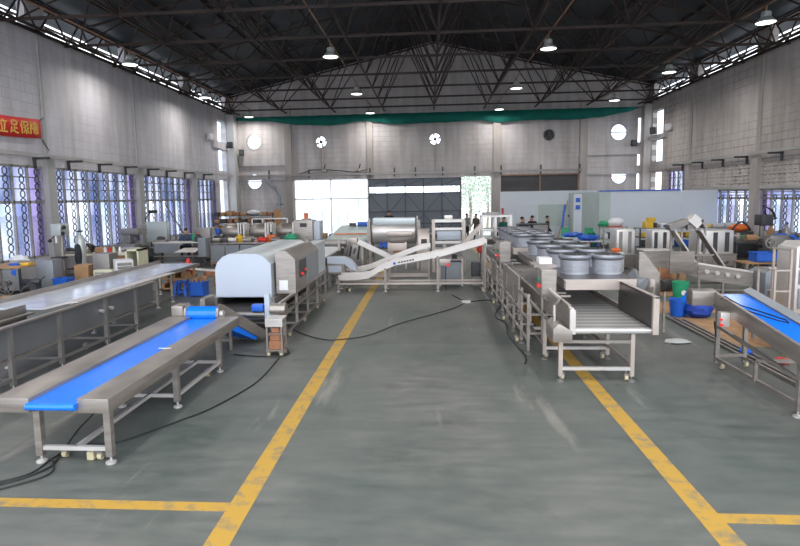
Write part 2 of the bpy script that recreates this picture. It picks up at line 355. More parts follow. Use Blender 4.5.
def wall_panel(mb, axis, pos, th, u0, u1, z0, z1, holes, circles=()):
    """blocks of a wall around rectangular openings (u0,u1,z0,z1) and round ones (u,z,r)"""
    sq = [(c[0] - c[2] * 1.25, c[0] + c[2] * 1.25, c[1] - c[2] * 1.25, c[1] + c[2] * 1.25) for c in circles]
    allh = list(holes) + sq
    us = sorted({u0, u1, *[v for h in allh for v in h[:2] if u0 < v < u1]}); zs = sorted({z0, z1, *[v for h in allh for v in h[2:] if z0 < v < z1]})
    def B(a, b, c, d):
        if axis == 'x': mb.box(pos, pos + th, a, b, c, d)
        else: mb.box(a, b, pos, pos + th, c, d)
    for i in range(len(us) - 1):
        run = None
        for j in range(len(zs) - 1):
            cu, cz = (us[i] + us[i + 1]) / 2, (zs[j] + zs[j + 1]) / 2
            solid = not any(h[0] < cu < h[1] and h[2] < cz < h[3] for h in allh)
            if solid: run = [run[0] if run else zs[j], zs[j + 1]]
            if (not solid or j == len(zs) - 2) and run: B(us[i], us[i + 1], *run); run = None
    for c, q in zip(circles, sq):
        n = 32; r = c[2]; h = r * 1.25
        for d in (0, th):
            vs = []
            for k in range(n):
                t = 2 * PI * k / n; a, b = math.cos(t), math.sin(t); m = max(abs(a), abs(b))
                for rr in (r, h / m): vs.append((c[0] + rr * a, pos + d, c[1] + rr * b))
            mb.add(vs, [(2 * k, 2 * k + 1, (2 * k + 3) % (2 * n), (2 * k + 2) % (2 * n)) for k in range(n)])
        vs = []
        for k in range(n):
            t = 2 * PI * k / n
            for d in (0, th): vs.append((c[0] + r * math.cos(t), pos + d, c[1] + r * math.sin(t)))
        mb.add(vs, [(2 * k, 2 * k + 1, (2 * k + 3) % (2 * n), (2 * k + 2) % (2 * n)) for k in range(n)])

COLS_L = [.8, 8.9, 17.0, 25.2, 33.4, 41.35]
ZT = 10.98
bays_L = [(COLS_L[i] + .3, COLS_L[i + 1] - .3, 1.0, 5.02) for i in range(5)] + [(41.9, 46.0, 1.0, 5.05)]
strip_L = [(46.95, 48.75, 1.4, 5.1), (46.95, 48.75, 5.8, 7.6), (46.95, 48.75, 8.2, 9.95)]
mb = MB(); wall_panel(mb, 'x', XL - .4, .4, -6, YB + .4, 0, ZT, bays_L + strip_L)
struct('wall_left', mb, 'wall_left')
COLS_R = [.9, 9.0, 17.3, 25.5, 33.7, 42.1]
bays_R = [(COLS_R[i] + .35, COLS_R[i + 1] - .35, 1.2, 5.0) for i in range(5)] + [(42.7, 46.1, 1.2, 5.05)]
strip_R = [(47.0, 49.2, 1.4, 5.1), (47.0, 49.2, 5.85, 7.65), (47.0, 49.2, 7.95, 9.95)]
mb = MB(); wall_panel(mb, 'x', XR, .4, -6, YB + .4, 0, ZT, bays_R + strip_R)
struct('wall_right', mb, 'wall_right')
circ = [(-15.11, 8.37, .66), (-15.2, 4.95, .66), (-9.22, 8.23, .5), (.58, 8.25, .5), (10.1, 8.36, .5), (15.81, 8.45, .68), (15.91, 4.85, .66)]
holes_B = [(-11.75, -5.2, 0, 5.05), (-5.2, 2.72, 0, 5.0), (2.72, 5.3, 0, 5.05), (6.05, 12.6, 3.66, 5.12), (17.35, 17.66, 3.75, 5.1), (17.35, 17.66, 5.7, 6.9), (17.35, 17.66, 7.6, 9.6)]
mb = MB(); wall_panel(mb, 'y', YB, .4, XL - .4, XR + .4, 0, 11.3, holes_B, circ)
# gable
mb.prism([(XL - .4, 11.3), (XR + .4, 11.3), (XR + .4, roofz(XR + .4)), (XC, roofz(XC)), (XL - .4, roofz(XL - .4))], 'y', YB, YB + .4)
struct('wall_back', mb, 'wall_back')
# short piers standing on the side walls between the long slots under the eaves
for side, x0, cols, pm in (('left', XL - .4, COLS_L, 'wall_left'), ('right', XR, COLS_R, 'wall_right')):
    mb = MB()
    for c in cols + [YB - .2]: mb.box(x0 + .02, x0 + .38, c - .65, c + .65, ZT, 12.25)
    mb.box(x0 + .02, x0 + .38, -6, YB, 12.2, 12.28)
    struct('trim_eaves_' + side, mb, pm)
# roof
mb = MB()
for sgn in (-1, 1):
    xe = XC + sgn * 19.0
    for y0 in (3,):
        mb.add([(XC, y0, roofz(XC)), (xe, y0, roofz(xe)), (xe, YB + 1, roofz(xe)), (XC, YB + 1, roofz(XC)),
                (XC, y0, roofz(XC) + .15), (xe, y0, roofz(xe) + .15), (xe, YB + 1, roofz(xe) + .15), (XC, YB + 1, roofz(XC) + .15)],
               [(0, 1, 2, 3), (4, 5, 6, 7), (0, 1, 5, 4), (1, 2, 6, 5), (2, 3, 7, 6), (3, 0, 4, 7)])
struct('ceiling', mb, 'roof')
# piers on the side walls
tn = 0
def trim(mb, m):
    global tn; tn += 1; return struct('trim_%d' % tn, mb, m)
for c in COLS_L[2:]: trim(MB().box(XL, XL + .22, c - .28, c + .28, 0, 5.35).box(XL, XL + .07, c - .09, c + .05, 5.35, ZT), 'pier')
for c in COLS_R[3:]: trim(MB().box(XR - .22, XR, c - .33, c + .33, 0, 5.35).box(XR - .08, XR, c - .2, c + .12, 5.35, ZT), 'pier_r')
for x0, x1 in ((-12.4, -11.78), (-5.25, -4.75), (5.46, 6.1), (12.62, 13.24)): trim(MB().box(x0, x1, YB - .25, YB, 5.1 if x0 < -5 and x0 > -6 else 0, 11.3), 'pier_r')
trim(MB().box(XL, XL + .7, YB - 1.1, YB, 0, 10.6), 'pier'); trim(MB().box(XR - .6, XR, YB - .7, YB, 0, 10.6), 'pier_r')
# ledges on the corner bays and crane beam along the walls
trim(MB().box(XL, XL + .18, 45.6, YB, 7.6, 8.15), 'wall_left'); trim(MB().box(XR - .25, XR, 46.2, 49.6, 7.62, 7.95), 'pier')
trim(MB().box(XL, -12.4, YB - .2, YB, 6.3, 7.3), 'wall_back'); trim(MB().box(XL, -12.4, YB - .3, YB, 5.05, 5.35), 'wall_back'); trim(MB().box(13.24, XR, YB - .2, YB, 5.0, 5.6), 'wall_back'); trim(MB().box(13.24, XR, YB - .2, YB, 6.6, 7.3), 'wall_back')
def rail(label, p, q, m='steel_dark'):
    mb = MB(); mb.bar(p, q, .1, .16); return single('pipe_rail', mb, m, label, 'rail', origin=p)
rail('pale horizontal rail running along the left wall above its barred windows', (XL + .33, 8, 5.46), (XL + .33, 49, 5.46), 'pier')
rail('pale horizontal rail along the right wall above the latticed windows', (XR - .33, 18, 5.48), (XR - .33, 47, 5.48), 'pier')
rail('thin dark rail along the back wall above the gate', (-16.6, YB - .35, 5.42), (12.8, YB - .35, 5.42), 'steel_dark')
br = thing('rail_bracket', 'x', 'bracket', (0, 0, 0))
MB().bar((0, 0, 0), (.75, 0, 0), .1, .1).build('arm', 'iron', br); MB().bar((.06, 0, 0), (.06, 0, -.42), .1, .1).build('hook', 'iron', br)
bl = [(24.3, 'by the red banner'), (26.7, 'just right of the first pier'), (29.3, 'over the middle of the second barred window'), (31.9, 'at the far end of the second barred window'),
      (34.6, 'at the near end of the third barred window'), (37.1, 'over the middle of the third barred window'), (39.9, 'at the far end of the third barred window'), (43.4, 'over the last barred window')]
place(br, XL + .02, bl[0][0], 5.34); br['label'] = 'black angle bracket on the left wall ' + bl[0][1]; br['group'] = 'angle brackets along the walls'
for y, t in bl[1:]: dup(br, 'black angle bracket on the left wall ' + t, XL + .02, y, 5.34, 0)
for y, t in ((28.5, 'nearest the picture edge'), (31.4, 'over the nearer lattice'), (34.7, 'just beyond the near pier'), (37.4, 'over the middle of the block lattice'), (40.1, 'at the far end of the block lattice'), (43.1, 'over the small blue window')):
    dup(br, 'black angle bracket on the right wall ' + t, XR - .02, y, 5.34, PI)
pb = thing('rail_post', 'x', 'post', (0, 0, 0)); MB().bar((0, 0, -.35), (0, 0, .4), .12, .12).build('post', 'iron', pb)
for i, (x, t) in enumerate(((-13.8, 'left of the white curtain'), (-10.3, 'over the left third of the white curtain'), (-5.0, 'between curtain and gate'), (-2.9, 'over the left half of the gate'), (-1.1, 'over the middle of the gate'), (1.2, 'over the right half of the gate'), (3.9, 'over the open doorway'), (6.1, 'at the left end of the dark panel'), (9.4, 'over the middle of the dark panel'), (12.6, 'at the right end of the dark panel'))):
    l = 'short dark post on the back wall rail ' + t
    if i == 0: place(pb, x, YB - .3, 5.5); pb['label'] = l; pb['group'] = 'short posts along the back wall rail'
    else: dup(pb, l, x, YB - .3, 5.5)

# ------------------------------------------------------------------ space frame under the roof
NX = [XC + 4.2 * k for k in range(-4, 5)]
RY = [14.45 + 4.15 * k for k in range(0, 9)]
def topn(i, yy): x = XC + 4.2 * (i - 4.5); return (x, yy, roofz(x) - .22)
for r, y in enumerate(RY):
    mb = MB(); mb.bar((NX[0] - .7, y, 10.7), (NX[-1] + .7, y, 10.7), .11, .11)
    for i, x in enumerate(NX):
        for di in (0, 1):
            for dy in (-2.07, 2.08):
                yy = y + dy
                if yy > YB - .1: yy = YB - .1
                mb.cyl((x, y, 10.7), topn(i + di, yy), .042, 6, caps=False)
        if i < 8: pass
    yy = min(y + 2.08, YB - .15)
    ends = [topn(i, yy) for i in range(10)]
    ends[0] = (XL - .2, yy, roofz(XL - .2) - .2); ends[-1] = (XR + .2, yy, roofz(XR + .2) - .2)
    pts = ends[:5] + [(XC, yy, roofz(XC) - .2)] + ends[5:]
    for a, b in zip(pts, pts[1:]): mb.bar(a, b, .1, .1)
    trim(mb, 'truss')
for i in range(9):
    mb = MB(); mb.bar((NX[i], 10, 10.7), (NX[i], YB, 10.7), .12 if i == 4 else .085, .1); trim(mb, 'truss' if i in (0, 4, 8) else 'truss')
for i in range(10):
    t = topn(i, 0); mb = MB(); mb.bar((t[0], 10, t[2]), (t[0], YB, t[2]), .09, .09); trim(mb, 'truss')
# purlins close under the sheet, and zigzag wind braces
mb = MB()
for k in range(-9, 10):
    x = XC + 2.0 * k; mb.bar((x, 10, roofz(x) - .1), (x, YB, roofz(x) - .1), .07, .14)
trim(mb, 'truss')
for sgn, X in ((-1, NX[0] - .55), (1, NX[-1] + .55)):
    mb = MB(); mb.bar((X, 10, 10.75), (X, YB, 10.75), .12, .12); mb.bar((X, 10, 12.0), (X, YB, 12.0), .1, .1)
    y = 12.37; k = 0
    while y < YB - 2: mb.cyl((X, y, 10.75), (X, y + 1.04, 12.0), .045, 6); mb.cyl((X, y + 1.04, 12.0), (X, y + 2.075, 10.75), .045, 6); y += 2.075
    trim(mb, 'truss')
# lamp wires
for x, t in ((-14.95, 'nearest the left wall'), (-4.72, 'left of the roof centre'), (5.72, 'right of the roof centre'), (13.85, 'nearest the right wall')):
    mb = MB(); mb.cyl((x, 10, 10.95), (x, 49.6, 10.95), .035, 6)
    single('lamp_conduit', mb, 'rust', 'long thin rusty conduit carrying the row of hanging lamps ' + t, 'conduit', origin=(x, 10, 10.95))

# ------------------------------------------------------------------ hanging lamps
lamp = thing('pendant_lamp', 'x', 'lamp', (0, 0, 0))
MB().cyl((0, 0, .62), (0, 0, .42), .03, 8).ring((0, 0, .66), .05, .012, 'x').build('hook', 'rust', lamp)
MB().lathe((0, 0, 0), [(.03, .46), (.16, .44), (.19, .38), (.19, .25), (.15, .23)], 20).build('housing', 'lampshade', lamp)
MB().lathe((0, 0, 0), [(.15, .24), (.22, .20), (.36, .06), (.39, .03), (.39, 0), (.37, 0), (.36, .03), (.2, .17)], 24).build('lamp_shade', 'lampshade', lamp)
MB().lathe((0, 0, 0), [(.02, .008), (.35, .008), (.352, .02), (.02, .03)], 24).build('lens', 'led', lamp)
rows = [(-14.95, [9, 18.9, 28.95, 38.8, 48.3]), (-4.72, [-1, 9, 18.9, 28.8, 39.1, 48.0]), (5.72, [-1, 9, 18.9, 28.7, 38.8, 47.9]), (13.85, [5.8, 15.7, 25.6, 35.2, 45.0])]
rt_ = ['in the row by the left wall', 'in the row left of centre', 'in the row right of centre', 'in the row by the right wall']
ot_ = ['first', 'second', 'third', 'fourth', 'fifth', 'sixth']
first = True
for ri, (x, ys) in enumerate(rows):
    vis = [y for y in ys if y > 24]
    for y in ys:
        l = 'high-bay lamp, ' + (('%s from back wall ' % ['first', 'second', 'third'][len(vis) - 1 - vis.index(y)]) if y in vis else 'unseen ') + rt_[ri]
        if y in vis:
            if first: place(lamp, x, y, 10.25); lamp['label'] = l; lamp['group'] = 'hanging high-bay lamps'; first = False
            else: dup(lamp, l, x, y, 10.25)
        ld = bpy.data.lights.new('high_bay_light', 'AREA'); ld.shape = 'DISK'; ld.size = .62 * S; ld.energy = LAMP_W; ld.spread = math.radians(168); ld.color = (1, .975, .94)
        lo = bpy.data.objects.new('high_bay_light', ld); COL.objects.link(lo); lo.location = Vector((x, y, 10.22)) * S

# ------------------------------------------------------------------ windows
wn = 0
def barred_window(axisx, face, y0, y1, z0, z1, zt, npan, pane_lo='glass_pale', pane_hi='glass_blue', out=-1, rings=True):
    """window in a side wall; face = x of the frame; out = which way outdoors lies"""
    global wn; wn += 1
    x = face
    fr = MB(); t = .07
    for a, b in ((z0, z0 + .1), (z1 - .1, z1), (zt - .06, zt + .06)): fr.box(x - .05, x + .05, y0, y1, a, b)
    pw = (y1 - y0) / npan
    for k in range(npan + 1):
        yy = y0 + pw * k; fr.box(x - .05, x + .05, max(y0, yy - t / 2 - .01), min(y1, yy + t / 2 + .01), z0, z1)
    for zz in (zt + (z1 - zt) * .36, zt + (z1 - zt) * .68): fr.box(x - .02, x + .02, y0, y1, zz - .025, zz + .025)
    o = struct('window_%d' % wn, fr, 'window_steel', origin=(x, y0, z0))
    g1 = MB(); g2 = MB()
    for k in range(npan):
        g1.cur = (2 if k == npan - 1 else (0, 1, 0, 1, 1, 0, 1)[(k + wn) % 7]); g2.cur = 1 if k >= npan - 1 else 0
        for g, a, b in ((g1, z0, zt), (g2, zt, z1)): g.box(x + out * .04 - .004, x + out * .04 + .004, y0 + pw * k, y0 + pw * (k + 1), a, b)
    g1.build('pane', [pane_lo, 'glass_white', 'glass_lilac'], o); g2.build('pane', [pane_hi, 'glass_lilac'], o)
    if rings:
        g = MB(); rr = .155
        for k in range(npan):
            yc = y0 + pw * (k + .5)
            for q in (-.0,):
                z = z0 + .25
                while z < z1 - .15: g.ring((x - out * .09, yc + q, z), rr * 1.1, .019, 'x', 6, .85, .98); z += rr * 2.05
        g.build('grille', 'grille', o)
    return o
for i, b in enumerate(bays_L):
    if i < 2:
        continue
    barred_window('x', XL - .08, b[0], b[1], b[2], b[3], 3.45, 8 if i < 5 else 5, 'glass_pale' , 'glass_blue', -1)
for i, b in enumerate(strip_L): 
    wn += 1; o = struct('window_%d' % wn, MB().box(XL - .3, XL - .2, b[0], b[1], b[2], b[2] + .06).box(XL - .3, XL - .2, b[0], b[1], b[3] - .06, b[3]), 'window_steel', origin=(XL, b[0], b[2])); MB().box(XL - .26, XL - .25, b[0], b[1], b[2], b[3]).build('pane', 'glass_clear', o)
for i, b in enumerate(bays_R):
    if i < 2: continue
    if i < 5:
        barred_window('x', XR + .1, b[0], b[1], b[2], 3.5, 3.0, 8, 'glass_pale', 'glass_pale', 1)
        # block lattice above
        mb = MB(); y0, y1 = b[0], b[1]; z0, z1 = 3.5, 5.0; n = 17; k = 7
        for q in range(n + 1): yy = y0 + (y1 - y0) * q / n; mb.box(XR + .08, XR + .34, yy - .10, yy + .10, z0, z1)
        for q in range(k + 1): zz = z0 + (z1 - z0) * q / k; mb.box(XR + .09, XR + .33, y0, y1, zz - .065, zz + .065)
        trim(mb, 'wall_right')
        trim(MB().box(XR - .06, XR + .02, b[0], b[1], 3.52, 3.68), 'pier')
    else:
        barred_window('x', XR + .2, b[0], b[1], b[2], b[3], 3.3, 4, 'glass_pale', 'glass_blue', 1)
for i, b in enumerate(strip_R):
    wn += 1; o = struct('window_%d' % wn, MB().box(XR + .2, XR + .3, b[0], b[1], b[2], b[2] + .06).box(XR + .2, XR + .3, b[0], b[1], b[3] - .06, b[3]), 'window_steel', origin=(XR, b[0], b[2])); MB().box(XR + .25, XR + .26, b[0], b[1], b[2], b[3]).build('pane', 'glass_clear', o)
# round windows
for (x, z, r) in circ:
    wn += 1; fr = MB(); fr.ring((x, YB + .02, z), r, .04, 'y', 32)
    if r > .6:
        fr.box(x - r, x + r, YB + .05, YB + .1, z - .04, z + .04); o = struct('window_%d' % wn, fr, 'window_steel', origin=(x, YB, z)); MB().cyl((x, YB + .2, z), (x, YB + .21, z), r, 32).build('pane', 'glass_clear', o)
    else: struct('window_%d' % wn, fr, 'window_steel', origin=(x, YB, z))
def wall_fan(x, z, label, dark=False):
    t = thing('exhaust_fan', label, 'fan', (x, YB, z), 'exhaust fans in the round openings of the back wall')
    MB().cyl((x, YB - .05, z), (x, YB + .18, z), .13, 16).build('motor', 'iron', t)
    fr = MB()
    for k in range(4): a = PI / 4 * (2 * k) + (0 if x > 0 else .6); fr.bar((x, YB - .06, z), (x + .46 * math.cos(a), YB - .06, z + .46 * math.sin(a)), .05, .04)
    fr.build('guard', 'iron', t)
    for k in range(5 if dark else 4):
        a = 2 * PI * k / (5 if dark else 4) + .3; mb = MB(); c, s_ = math.cos(a), math.sin(a); wd = .9 if dark else .32
        mb.prism([(x + .1 * c, z + .1 * s_), (x + .45 * math.cos(a + wd / 2), z + .45 * math.sin(a + wd / 2)), (x + .46 * math.cos(a), z + .46 * math.sin(a)), (x + .45 * math.cos(a - wd / 2), z + .45 * math.sin(a - wd / 2))], 'y', YB + .08, YB + .1)
        mb.build('blade', 'iron', t)
    if dark: MB().cyl((x, YB + .2, z), (x, YB + .22, z), .49, 24).build('shutter', 'panel_dark', t)
wall_fan(-9.22, 8.23, 'exhaust fan in the round opening above the white curtain'); wall_fan(.58, 8.25, 'exhaust fan with crossed guard in the round opening above the gate'); wall_fan(10.1, 8.36, 'closed dark exhaust fan in the round opening above the dark panel', True)

# curtain window
wn += 1
fr = MB(); x0, x1 = -11.75, -5.2
for a, b in ((4.97, 5.05), (3.3, 3.4), (0, .08)): fr.box(x0, x1, YB + .1, YB + .2, a, b)
for x in (x0 + .05, -8.5, x1 - .05): fr.box(x - .05, x + .05, YB + .1, YB + .2, 0, 5.05)
for x in (-10.9, -10.2, -9.3, -7.9, -7.1, -6.1): fr.box(x - .025, x + .025, YB + .12, YB + .18, 0, 3.35)
for x in (-10.1, -6.8): fr.box(x - .025, x + .025, YB + .12, YB + .18, 3.35, 5)
o = struct('window_%d' % wn, fr, 'steel_light', origin=(x0, YB, 0)); MB().box(x0, x1, YB + .14, YB + .15, 0, 5.0).build('pane', 'curtain', o)
# sliding gate
g = MB(); x0, x1 = -5.15, 2.7; ya = YB - .12
g.box(x0, x1, ya, ya + .05, 0, 3.72); g.box(x0, x1, ya, ya + .05, 4.32, 4.97)
gate = struct('door_1', g, 'gate', origin=(x0, ya, 0))
fr = MB(); n = 4; pw = (x1 - x0) / 5
for z in (.05, 1.1, 2.15, 3.72, 4.32, 4.95): fr.bar((x0, ya - .02, z), (x1, ya - .02, z), .08, .08)
for k in range(6): fr.bar((x0 + pw * k, ya - .02, 0), (x0 + pw * k, ya - .02, 4.97), .08, .08)
for k in range(5):
    xa = x0 + pw * k; xb = xa + pw; xm = (xa + xb) / 2
    for za, zb in ((.05, 1.9), (1.9, 3.72)):
        if k % 2 == 0: fr.bar((xa, ya - .02, za), (xb, ya - .02, zb), .05, .05) if za < 1 else fr.bar((xa, ya - .02, zb), (xb, ya - .02, za), .05, .05)
        else: fr.bar((xa, ya - .02, zb), (xb, ya - .02, za), .05, .05) if za < 1 else fr.bar((xa, ya - .02, za), (xb, ya - .02, zb), .05, .05)
    fr.bar((xa, ya - .02, 4.35), (xb, ya - .02, 4.93) , .04, .04)
fr.build('gate_frame', 'gate_frame', gate)
MB().box(x0, x1, ya + .02, ya + .03, 3.72, 4.32).build('pane', 'glass_clear', gate)
# doorway posts, dark sheet above the white room
trim(MB().box(5.3, 5.45, YB - .3, YB + .1, 0, 5.3).box(2.7, 2.8, YB - .1, YB + .3, 0, 5.05), 'steel_dark')
wn += 1
mb = MB().box(6.05, 12.6, YB + .05, YB + .12, 3.66, 5.12); o = struct('door_2', mb, 'panel_dark', origin=(6.05, YB, 3.66))
fr = MB();
for x in (6.08, 9.4, 12.57): fr.box(x - .05, x + .05, YB - .02, YB + .06, 3.6, 5.15)
for z in (3.66, 5.1): fr.box(6.05, 12.6, YB - .02, YB + .06, z - .05, z + .05)
fr.build('door_frame', 'rust', o)

# green net along the back wall
mb = MB(); n = 60; top = []; bot = []
pts = [(-17.1, .25), (-14, .35), (-10.9, .75), (-8.3, .85), (-5.5, .55), (-2.4, .9), (1, .85), (4, .75), (6, .95), (9, .85), (12, .9), (14.1, .75), (16, .45), (17.6, .04)]
def itp(x):
    for (a, b), (c, d) in zip(pts, pts[1:]):
        if a <= x <= c: t = (x - a) / (c - a); t = t * t * (3 - 2 * t); return b + (d - b) * t
    return .05
vs = []; fs = []
for i in range(n * 2 + 1):
    x = -17.1 + 34.7 * i / (2 * n); zt = 10.42; yy = YB - .4 + .07 * math.sin(i * 1.3)
    for z, dy in ((zt, 0), (zt - itp(x) * .5, .05 * math.sin(i * .8)), (zt - itp(x), .02)): vs.append((x, yy + dy, z)); 
for i in range(n * 2):
    for j in range(2): a = i * 3 + j; fs.append((a, a + 3, a + 4, a + 1))
mb.add(vs, fs); o = single('safety_net', mb, 'teal', 'long green safety net hung along the back wall below the trusses', 'net', origin=(0, YB - .4, 9.5))
sm = o.modifiers.new('thick', 'SOLIDIFY'); sm.thickness = .02

# red banner on left wall
t = thing('wall_banner', 'red banner with yellow characters tied on the left wall', 'banner', (XL + .12, 23, 6.2))
mb = MB(); vs = []; fs = []
for i in range(17):
    y = 18.8 + (24.8 - 18.8) * i / 16; dz = -.10 * math.sin(PI * i / 16) * 1.2
    for z in (6.22, 6.62, 7.06): vs.append((XL + .14 + .02 * math.sin(i), y, z + dz + (.0 if z > 6.3 else .02)))
for i in range(16):
    for j in range(2): fs.append((i * 3 + j, i * 3 + j + 1, i * 3 + j + 4, i * 3 + j + 3))
mb.add(vs, fs); o = mb.build('banner_cloth', 'banner', t); sm = o.modifiers.new('thick', 'SOLIDIFY'); sm.thickness = .015
# characters, as raised strokes: 质 立 足 保 障 reading order kept
def strokes(mb, y, z, s, segs, x=XL + .18):
    for a, b, c, d in segs:
        mb.bar((x, y + a * s, z + b * s), (x, y + c * s, z + d * s), .012, .065)
chars = [  # unit square, each a list of strokes
    [(.1, .95, .9, .95), (.1, .95, .1, .5), (.2, .75, .9, .75), (.5, .95, .5, .55), (.25, .5, .85, .5), (.25, .5, .25, .2), (.85, .5, .85, .2), (.55, .4, .3, 0), (.55, .3, .85, 0)],
    [(.5, 1, .5, .85), (.1, .8, .9, .8), (.3, .7, .4, .15), (.7, .7, .6, .15), (.05, .05, .95, .05)],
    [(.25, .95, .8, .95), (.25, .95, .25, .65), (.8, .95, .8, .65), (.25, .65, .8, .65), (.5, .65, .5, .1), (.5, .4, .85, .4), (.25, .45, .1, 0), (.15, .2, .95, .02)],
    [(.3, 1, .05, .55), (.2, .75, .2, 0), (.45, .95, .9, .95), (.45, .95, .45, .65), (.9, .95, .9, .65), (.45, .65, .9, .65), (.35, .48, 1, .48), (.67, .65, .67, 0), (.65, .45, .38, .1), (.7, .45, .98, .1)],
    [(.08, .98, .08, 0), (.08, .95, .32, .9), (.32, .9, .15, .62), (.15, .62, .32, .4), (.62, 1, .62, .88), (.4, .85, .95, .85), (.52, .82, .56, .7), (.84, .82, .78, .7), (.38, .66, 1, .66), (.45, .55, .9, .55), (.45, .55, .45, .28), (.9, .55, .9, .28), (.45, .42, .9, .42), (.45, .28, .9, .28), (.38, .16, 1, .16), (.67, .28, .67, 0)]]
for k, y in enumerate((21.55, 22.17, 22.8, 23.42, 24.02)):
    mb = MB(); dz = -.1 * math.sin(PI * (y - 18.3) / 6)
    mb.cur = 0; strokes(mb, y, 6.37 + dz, .53, [(a, b, c, d) for a, b, c, d in chars[k]], XL + .19); mb.build('character', 'gold', t)
MB().tube([(XL + .14, 24.8, 7.04), (XL + .1, 25.1, 7.18)], .02).build('tie_cord', 'cable', t); MB().tube([(XL + .14, 24.8, 6.2), (XL + .1, 25.3, 5.75)], .02).build('tie_cord', 'cable', t)

# floodlights in the corners
fl = thing('floodlight', 'x', 'lamp', (0, 0, 0))
MB().box(-.22, .22, -.14, .14, -.25, .25).build('housing', 'black', fl, bev=.03); MB().box(-.18, .18, -.17, -.14, -.2, .2).build('lens', 'panel_dark', fl); MB().bar((0, .1, .1), (0, .5, .3), .05).build('bracket', 'iron', fl)
place(fl, -16.7, 48.38, 8.0, 0); fl['label'] = 'black floodlight on the left corner pier, beside the narrow window'; fl['group'] = 'corner floodlights'
dup(fl, 'black floodlight on the back wall left of the big round window', -16.1, YB - .5, 7.45, .3, 'corner floodlights')
dup(fl, 'black floodlight on the back wall right of the upper right round window', 16.9, YB - .45, 7.5, 0, 'corner floodlights')
dup(fl, 'black floodlight on the right corner pier in front of the tall narrow window', 17.6, 47.4, 8.25, -.9, 'corner floodlights')
ac = thing('wall_unit', 'x', 'air conditioner', (0, 0, 0)); MB().box(-.12, .12, -.45, .45, -.25, .25).build('body', 'white', ac, bev=.03)
mb = MB()
for k in range(4): mb.box(-.13, .13, -.4, .4, -.2 + k * .1, -.17 + k * .1)
mb.build('louvre', 'steel_light', ac)
place(ac, XL + .15, 44.9, 8.35); ac['label'] = 'white box unit on the left wall near the corner'; dup(ac, 'pale louvred box on the right wall near the corner window', XR - .15, 45.6, 8.3)

# floor markings
def fline(x0, x1, y0, y1):
    trim(MB().box(x0, x1, y0, y1, 0, .003), 'line')
fline(-2.26, -2.0, 1.5, 44.0); fline(2.78, 3.03, 1.5, 44.0); fline(-9, -2.26, 5.85, 6.03); fline(3.03, 9, 5.85, 6.03)
# outdoor tree seen through the doorway
def tree(x, y, h, r, label, seed):
    rnd = random.Random(seed); t = thing('tree', label, 'tree', (x, y, -.2), 'trees outside the doorway')
    mb = MB(); mb.tube([(x, y, -.25), (x + .1, y, h * .3), (x - .05, y, h * .6)], .16, 8); mb.build('trunk', 'bark', t)
    mb = MB(); vs = []; fs = []
    for k in range(1500):
        a, b = rnd.random() * 2 * PI, math.acos(2 * rnd.random() - 1); rr = r * (rnd.random() ** .45)
        p = Vector((x + rr * math.sin(b) * math.cos(a), y + rr * math.sin(b) * math.sin(a), h * .62 + rr * 1.25 * math.cos(b)))
        d = Vector((rnd.gauss(0, 1), rnd.gauss(0, 1), rnd.gauss(0, 1))).normalized() * .16; e = d.cross(Vector((rnd.random(), rnd.random(), rnd.random()))).normalized() * .09
        o = len(vs); vs += [p - d, p + e, p + d, p - e]; fs.append((o, o + 1, o + 2, o + 3))
    mb.add(vs, fs); mb.build('foliage', 'foliage', t)
tree(4.2, 60, 7, 2.6, 'leafy tree standing outside, seen through the open doorway', 3)
tree(6.6, 66, 8, 3, 'pale green tree farther outside, behind the right edge of the doorway', 5)
tree(-8.4, 72, 6, 2.0, 'faint tree outside behind the white curtain', 9)
tree(10.5, 57, 5, 2.0, 'tree outside beyond the doorway, mostly behind the back wall', 19)
# ------------------------------------------------------------------ machine parts shared
def foot(par, x, y, z=0, m='steel_light'):
    MB().lathe((x, y, z), [(.07, 0), (.07, .02), (.045, .035), (.016, .04), (.016, .13)], 12).build('foot', m, par)
def caster(par, x, y, r=.062, ax='x'):
    f = MB(); f.box(x - .05, x + .05, y - .045, y + .045, r * 2 + .0, r * 2 + .03); f.box(x - .045, x - .035, y - .03, y + .03, r * .8, r * 2 + .02); f.box(x + .035, x + .045, y - .03, y + .03, r * .8, r * 2 + .02); f.cyl((x, y, r * 2), (x, y, r * 2 + .07), .018, 8)
    o = f.build('caster', 'steel', par)
    MB().cyl((x - .028, y, r), (x + .028, y, r), r, 14).build('wheel', 'wheel', o)
def legs(par, pts, z1, w=.08, m='steel', z0=.1, name='leg'):
    for x, y in pts: MB().box(x - w / 2, x + w / 2, y - w / 2, y + w / 2, z0, z1).build(name, m, par)
def rails(par, segs, w=.055, m='steel', name='rail'):
    for p, q in segs: MB().bar(p, q, w).build(name, m, par)

# ------------------------------------------------------------------ blue belt sorting table (front left)
t = thing('belt_conveyor', 'long stainless conveyor table with a flat blue belt in the left foreground', 'conveyor', (-4.8, 9.2, 0))
for n_, x0, x1 in (('side_rail', -5.66, -5.17), ('side_rail', -4.52, -4.10)):
    mb = MB().box(x0, x1, 6.84, 11.95, .71, .90); mb.build(n_, 'steel_warm' if 0 else 'steel', t, bev=.008)
mb = MB(); mb.box(-5.18, -4.51, 6.80, 11.95, .82, .85); mb.cyl((-5.17, 6.80, .805), (-4.52, 6.80, .805), .045, 14); mb.box(-5.15, -4.53, 6.84, 11.9, .75, .77); mb.build('belt', 'blue', t)
for y in (7.6, 9.0, 10.4): MB().box(-5.17, -4.52, y - .03, y + .03, .77, .82).build('cross_member', 'steel', t)
LP = [(-4.18, 6.95), (-5.13, 6.95), (-4.18, 8.97), (-5.13, 8.97), (-4.18, 10.92), (-5.13, 10.92)]
legs(t, LP, .71, .09)
for x, y in LP: foot(t, x, y)
